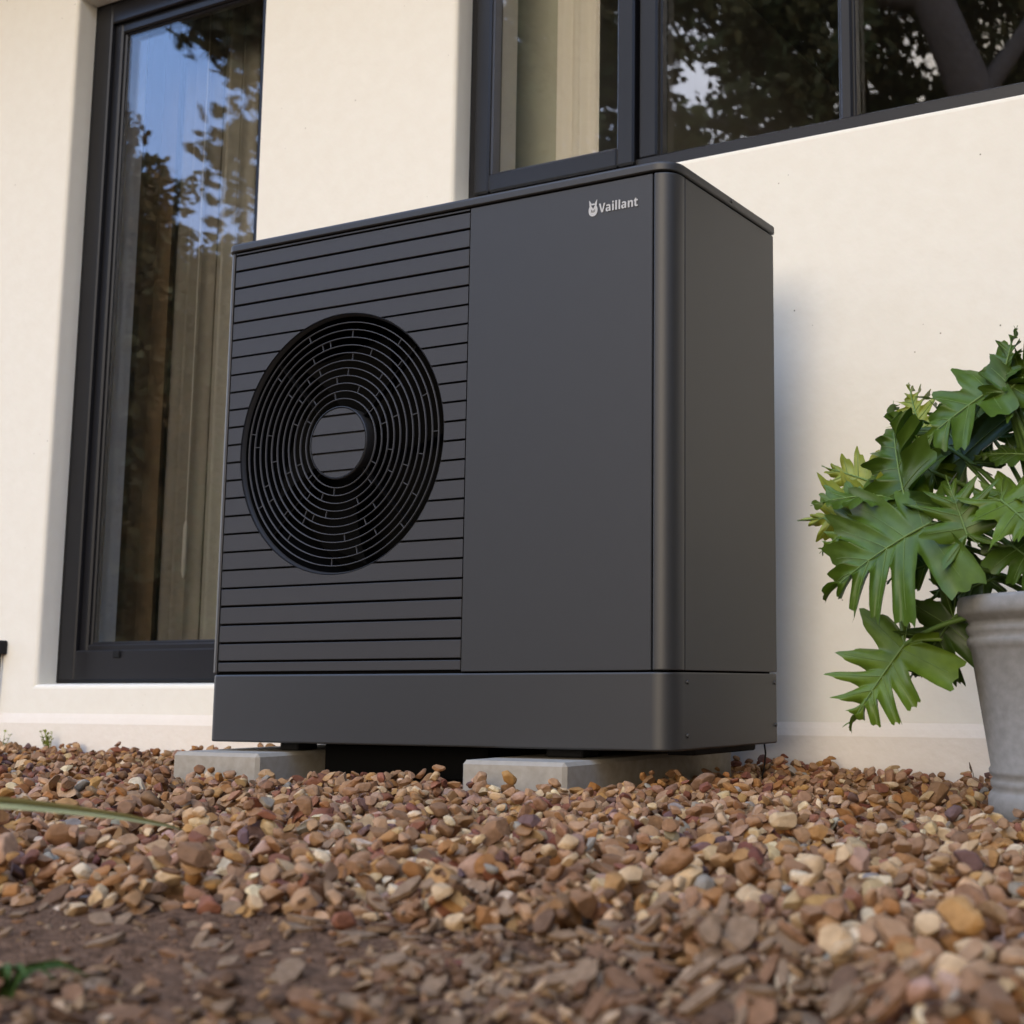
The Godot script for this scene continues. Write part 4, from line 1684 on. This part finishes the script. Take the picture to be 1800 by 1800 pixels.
func make_tree(called: String, label: String, base: Vector3, limbs: Array, blobs: Array, count: int, size: float, tone: Color, seed_: int, group: String) -> void:
	var r := RandomNumberGenerator.new()
	r.seed = seed_
	var t := thing(called, label, "tree", base, group)
	var st := tool(true)
	for l in limbs:
		tube(st, l[0], l[1], 10)
		st.set_smooth_group(0)
	build("trunk", st, M.bark, t)
	var crown := MultiMeshInstance3D.new()
	var mm := MultiMesh.new()
	mm.transform_format = MultiMesh.TRANSFORM_3D
	mm.use_colors = true
	mm.mesh = leaf_clump(seed_, 0.22 * size / 0.09, size)
	var nz := FastNoiseLite.new()
	nz.seed = seed_
	nz.frequency = 0.55
	var trs := []
	var total := 0.0
	for b in blobs:
		total += b[1].x * b[1].y * b[1].z
	for b in blobs:
		var want := int(count * b[1].x * b[1].y * b[1].z / total)
		var got := 0
		var tries := 0
		while got < want and tries < want * 8:
			tries += 1
			var d := Vector3(r.randf_range(-1, 1), r.randf_range(-1, 1), r.randf_range(-1, 1))
			if d.length() > 1.0:
				continue
			var p: Vector3 = b[0] + d * b[1]
			if nz.get_noise_3dv(p + base) < -0.12 + 0.25 * d.length_squared():
				if r.randf() < 0.9:
					continue
			trs.append(Transform3D(Basis.from_euler(Vector3(r.randf_range(-0.6, 0.6), r.randf() * TAU, r.randf_range(-0.6, 0.6))).scaled(Vector3.ONE * r.randf_range(0.75, 1.3)), p))
			got += 1
	mm.instance_count = trs.size()
	for i in trs.size():
		mm.set_instance_transform(i, trs[i])
		var k := r.randf_range(0.7, 1.25)
		mm.set_instance_color(i, Color(tone.r * k * r.randf_range(0.85, 1.3), tone.g * k, tone.b * k))
	crown.multimesh = mm
	crown.material_override = M.oak
	crown.name = "crown"
	crown.set_meta("kind", "stuff")
	t.add_child(crown, true)

# the point that shows at this pixel in the panes, t metres along the sight line
func mirrored(u: float, v: float, t: float) -> Vector3:
	var p := EYE + ray(u, v) * t
	p.z = 2.0 * -0.808 - p.z
	return p

func make_trees() -> void:
	var g := "garden trees facing the house"
	# big oak opposite the wide window, leaning trunk
	var t := 17.0
	var a := mirrored(1715, 180, t)
	var c := mirrored(1640, 0, t)
	var lean := (c - a) / (c.y - a.y)
	var base := a - lean * (a.y + 0.15)
	base.y = -0.15
	base.x = lerpf(base.x, a.x, 0.5)
	var fork := a - base
	var high := c - base
	make_tree("oak_tree", "large oak with a leaning trunk mirrored in the wide window", base,
		[[[Vector3(0, -0.3, 0), Vector3(0, 1.5, 0), fork * 0.7 + Vector3(0, 0, 0), fork, high, high + lean * 3.0], [0.46, 0.36, 0.31, 0.28, 0.24, 0.12]],
		[[fork * 0.8, fork * 0.8 + Vector3(-2.0, 1.2, -0.4), fork * 0.8 + Vector3(-5.4, 2.4, -0.8)], [0.15, 0.10, 0.05]],
		[[fork, fork + Vector3(0.9, 1.4, 0.4), fork + Vector3(1.6, 3.0, 0.6)], [0.14, 0.09, 0.04]],
		[[high, high + Vector3(-2.6, 1.0, 0.5), high + Vector3(-4.8, 2.2, 0.6)], [0.13, 0.09, 0.04]]],
		[[mirrored(1150, 20, t + 1.6) - base, Vector3(3.6, 2.7, 1.3)], [mirrored(1620, 20, t + 1.9) - base, Vector3(3.0, 2.7, 1.2)], [mirrored(830, 60, t + 1.0) - base, Vector3(2.2, 2.3, 1.2)]],
		2900, 0.085, Color(0.10, 0.105, 0.035), 101, g)
	# a nearer young oak whose spray of leaves shows at the right of the tall pane
	t = 11.0
	var spray := mirrored(430, 160, t)
	base = Vector3(spray.x + 1.3, -0.12, spray.z + 0.8)
	var s0 := spray - base
	make_tree("oak_tree", "young oak with a spray of leaves mirrored high in the tall window", base,
		[[[Vector3(0, -0.3, 0), Vector3(0.0, 2.0, 0), Vector3(-0.1, 3.4, -0.1), s0 + Vector3(0.5, -0.2, 0.2), s0 + Vector3(0.3, 1.6, 0)], [0.13, 0.10, 0.08, 0.05, 0.02]],
		[[s0 + Vector3(0.5, -0.3, 0.2), s0 + Vector3(0.1, 0.1, 0), s0 + Vector3(-0.3, 0.2, -0.1)], [0.03, 0.018, 0.008]]],
		[[s0 + Vector3(0.25, 0.25, 0), Vector3(0.42, 0.75, 0.3)], [mirrored(410, 235, t) - base, Vector3(0.26, 0.34, 0.25)], [mirrored(400, 50, t) - base, Vector3(0.3, 0.2, 0.25)], [mirrored(455, 330, t) - base, Vector3(0.2, 0.25, 0.2)]],
		95, 0.075, Color(0.06, 0.05, 0.018), 202, g)
	# row of oaks across the lawn, mirrored in the lower part of the tall pane
	var spots := [[215, 30.0, 250, 3.4], [300, 33.0, 380, 3.4], [385, 32.0, 420, 3.2], [120, 32.0, 150, 4.0], [490, 34.0, 380, 4.0], [20, 33.0, 200, 4.2]]
	var names := ["broad oak standing in the tree row across the lawn", "lower bushy oak in the tree row across the lawn", "round topped oak near the middle of the tree row", "tall oak rising over the tree row across the lawn", "oak beside the row's gap facing the house", "tallest oak at the far end of the tree row"]
	for i in spots.size():
		var s: Array = spots[i]
		var top := mirrored(s[0], s[2], s[1])
		var h: float = top.y + 0.15
		var w: float = s[3]
		make_tree("oak_tree", names[i], Vector3(top.x, -0.15, top.z),
			[[[Vector3(0, -0.3, 0), Vector3(0.1, h * 0.3, 0), Vector3(0.2, h * 0.7, 0.1)], [0.34, 0.24, 0.08]]],
			[[Vector3(0, h * 0.45, 0), Vector3(w, h * 0.46, w * 0.6)], [Vector3(0.2, h * 0.8, 0.2), Vector3(w * 0.5, h * 0.2, w * 0.4)]],
			1250, 0.12, Color(0.11, 0.08, 0.025), 300 + i, g)
	# bushes added under the big oak, to darken the lower casing front
	var bush := ["round added unseen bush under the big oak nearest the tree row", "broad added unseen bush under the big oak's left limb", "low added unseen bush beside the big oak's trunk", "added unseen bush filling the gap right of the big oak"]
	for i in 4:
		var p := mirrored([560, 790, 1010, 1220][i], [640, 690, 660, 700][i], [24.0, 22.0, 22.5, 21.0][i])
		var h := p.y + 0.15
		make_tree("added_shrub", bush[i], Vector3(p.x, -0.15, p.z), [[[Vector3(0, -0.3, 0), Vector3(0.1, h * 0.3, 0), Vector3(0, h * 0.7, 0.1)], [0.12, 0.09, 0.03]]],
			[[Vector3(0, h * 0.42, 0), Vector3(2.6, h * 0.5, 1.6)], [Vector3(0.5, h * 0.72, 0), Vector3(1.3, h * 0.28, 1.1)]], 900, 0.10, Color(0.06, 0.075, 0.02), 700 + i, "added bushes darkening the casing front")
	# trees added out of view on the right, to darken casing side and jambs
	var more := ["spreading unseen tree added to shade the bed from the right", "second unseen shade tree added towards the lawn", "unseen shade tree added farthest along the right"]
	var at := [Vector3(8.2, -0.15, 0.6), Vector3(9.6, -0.15, 5.6), Vector3(11.6, -0.15, 10.6)]
	for i in 3:
		make_tree("added_shade_tree", more[i], at[i],
			[[[Vector3(0, -0.3, 0), Vector3(0.1, 1.6, 0), Vector3(0.0, 4.2, 0.1)], [0.24, 0.18, 0.07]], [[Vector3(0.1, 1.8, 0), Vector3(0.9, 3.2, 0.5), Vector3(1.5, 4.4, 0.8)], [0.09, 0.06, 0.02]], [[Vector3(0.1, 2.0, 0), Vector3(-0.8, 3.3, -0.5), Vector3(-1.4, 4.4, -0.9)], [0.09, 0.06, 0.02]]],
			[[Vector3(0, 3.6, 0), Vector3(2.9, 2.3, 2.9)], [Vector3(0.3, 5.4, 0.2), Vector3(1.7, 1.2, 1.7)]], 1500, 0.11, Color(0.05, 0.07, 0.02), 600 + i, g)
	# added unseen hedging right of the bed, to darken the casing's corner and side
	var blobs := []
	for k in 8:
		blobs.append([Vector3(0.1 * sin(k * 2.1), 0.95 + 0.12 * sin(k * 1.7), -2.2 + k * 0.68), Vector3(0.62, 1.15 + 0.1 * sin(k * 3.1), 0.62)])
	var stems := []
	for k in 6:
		stems.append([[Vector3(0, -0.3, -2.0 + k * 0.85), Vector3(0.05, 0.6, -1.95 + k * 0.85), Vector3(0.0, 1.5, -2.0 + k * 0.85)], [0.03, 0.025, 0.01]])
	make_tree("added_shade_hedge", "dense dark green hedging added unseen to shade the casing side", Vector3(3.75, -0.12, 1.75), stems, blobs, 3600, 0.045, Color(0.03, 0.05, 0.014), 500, "")
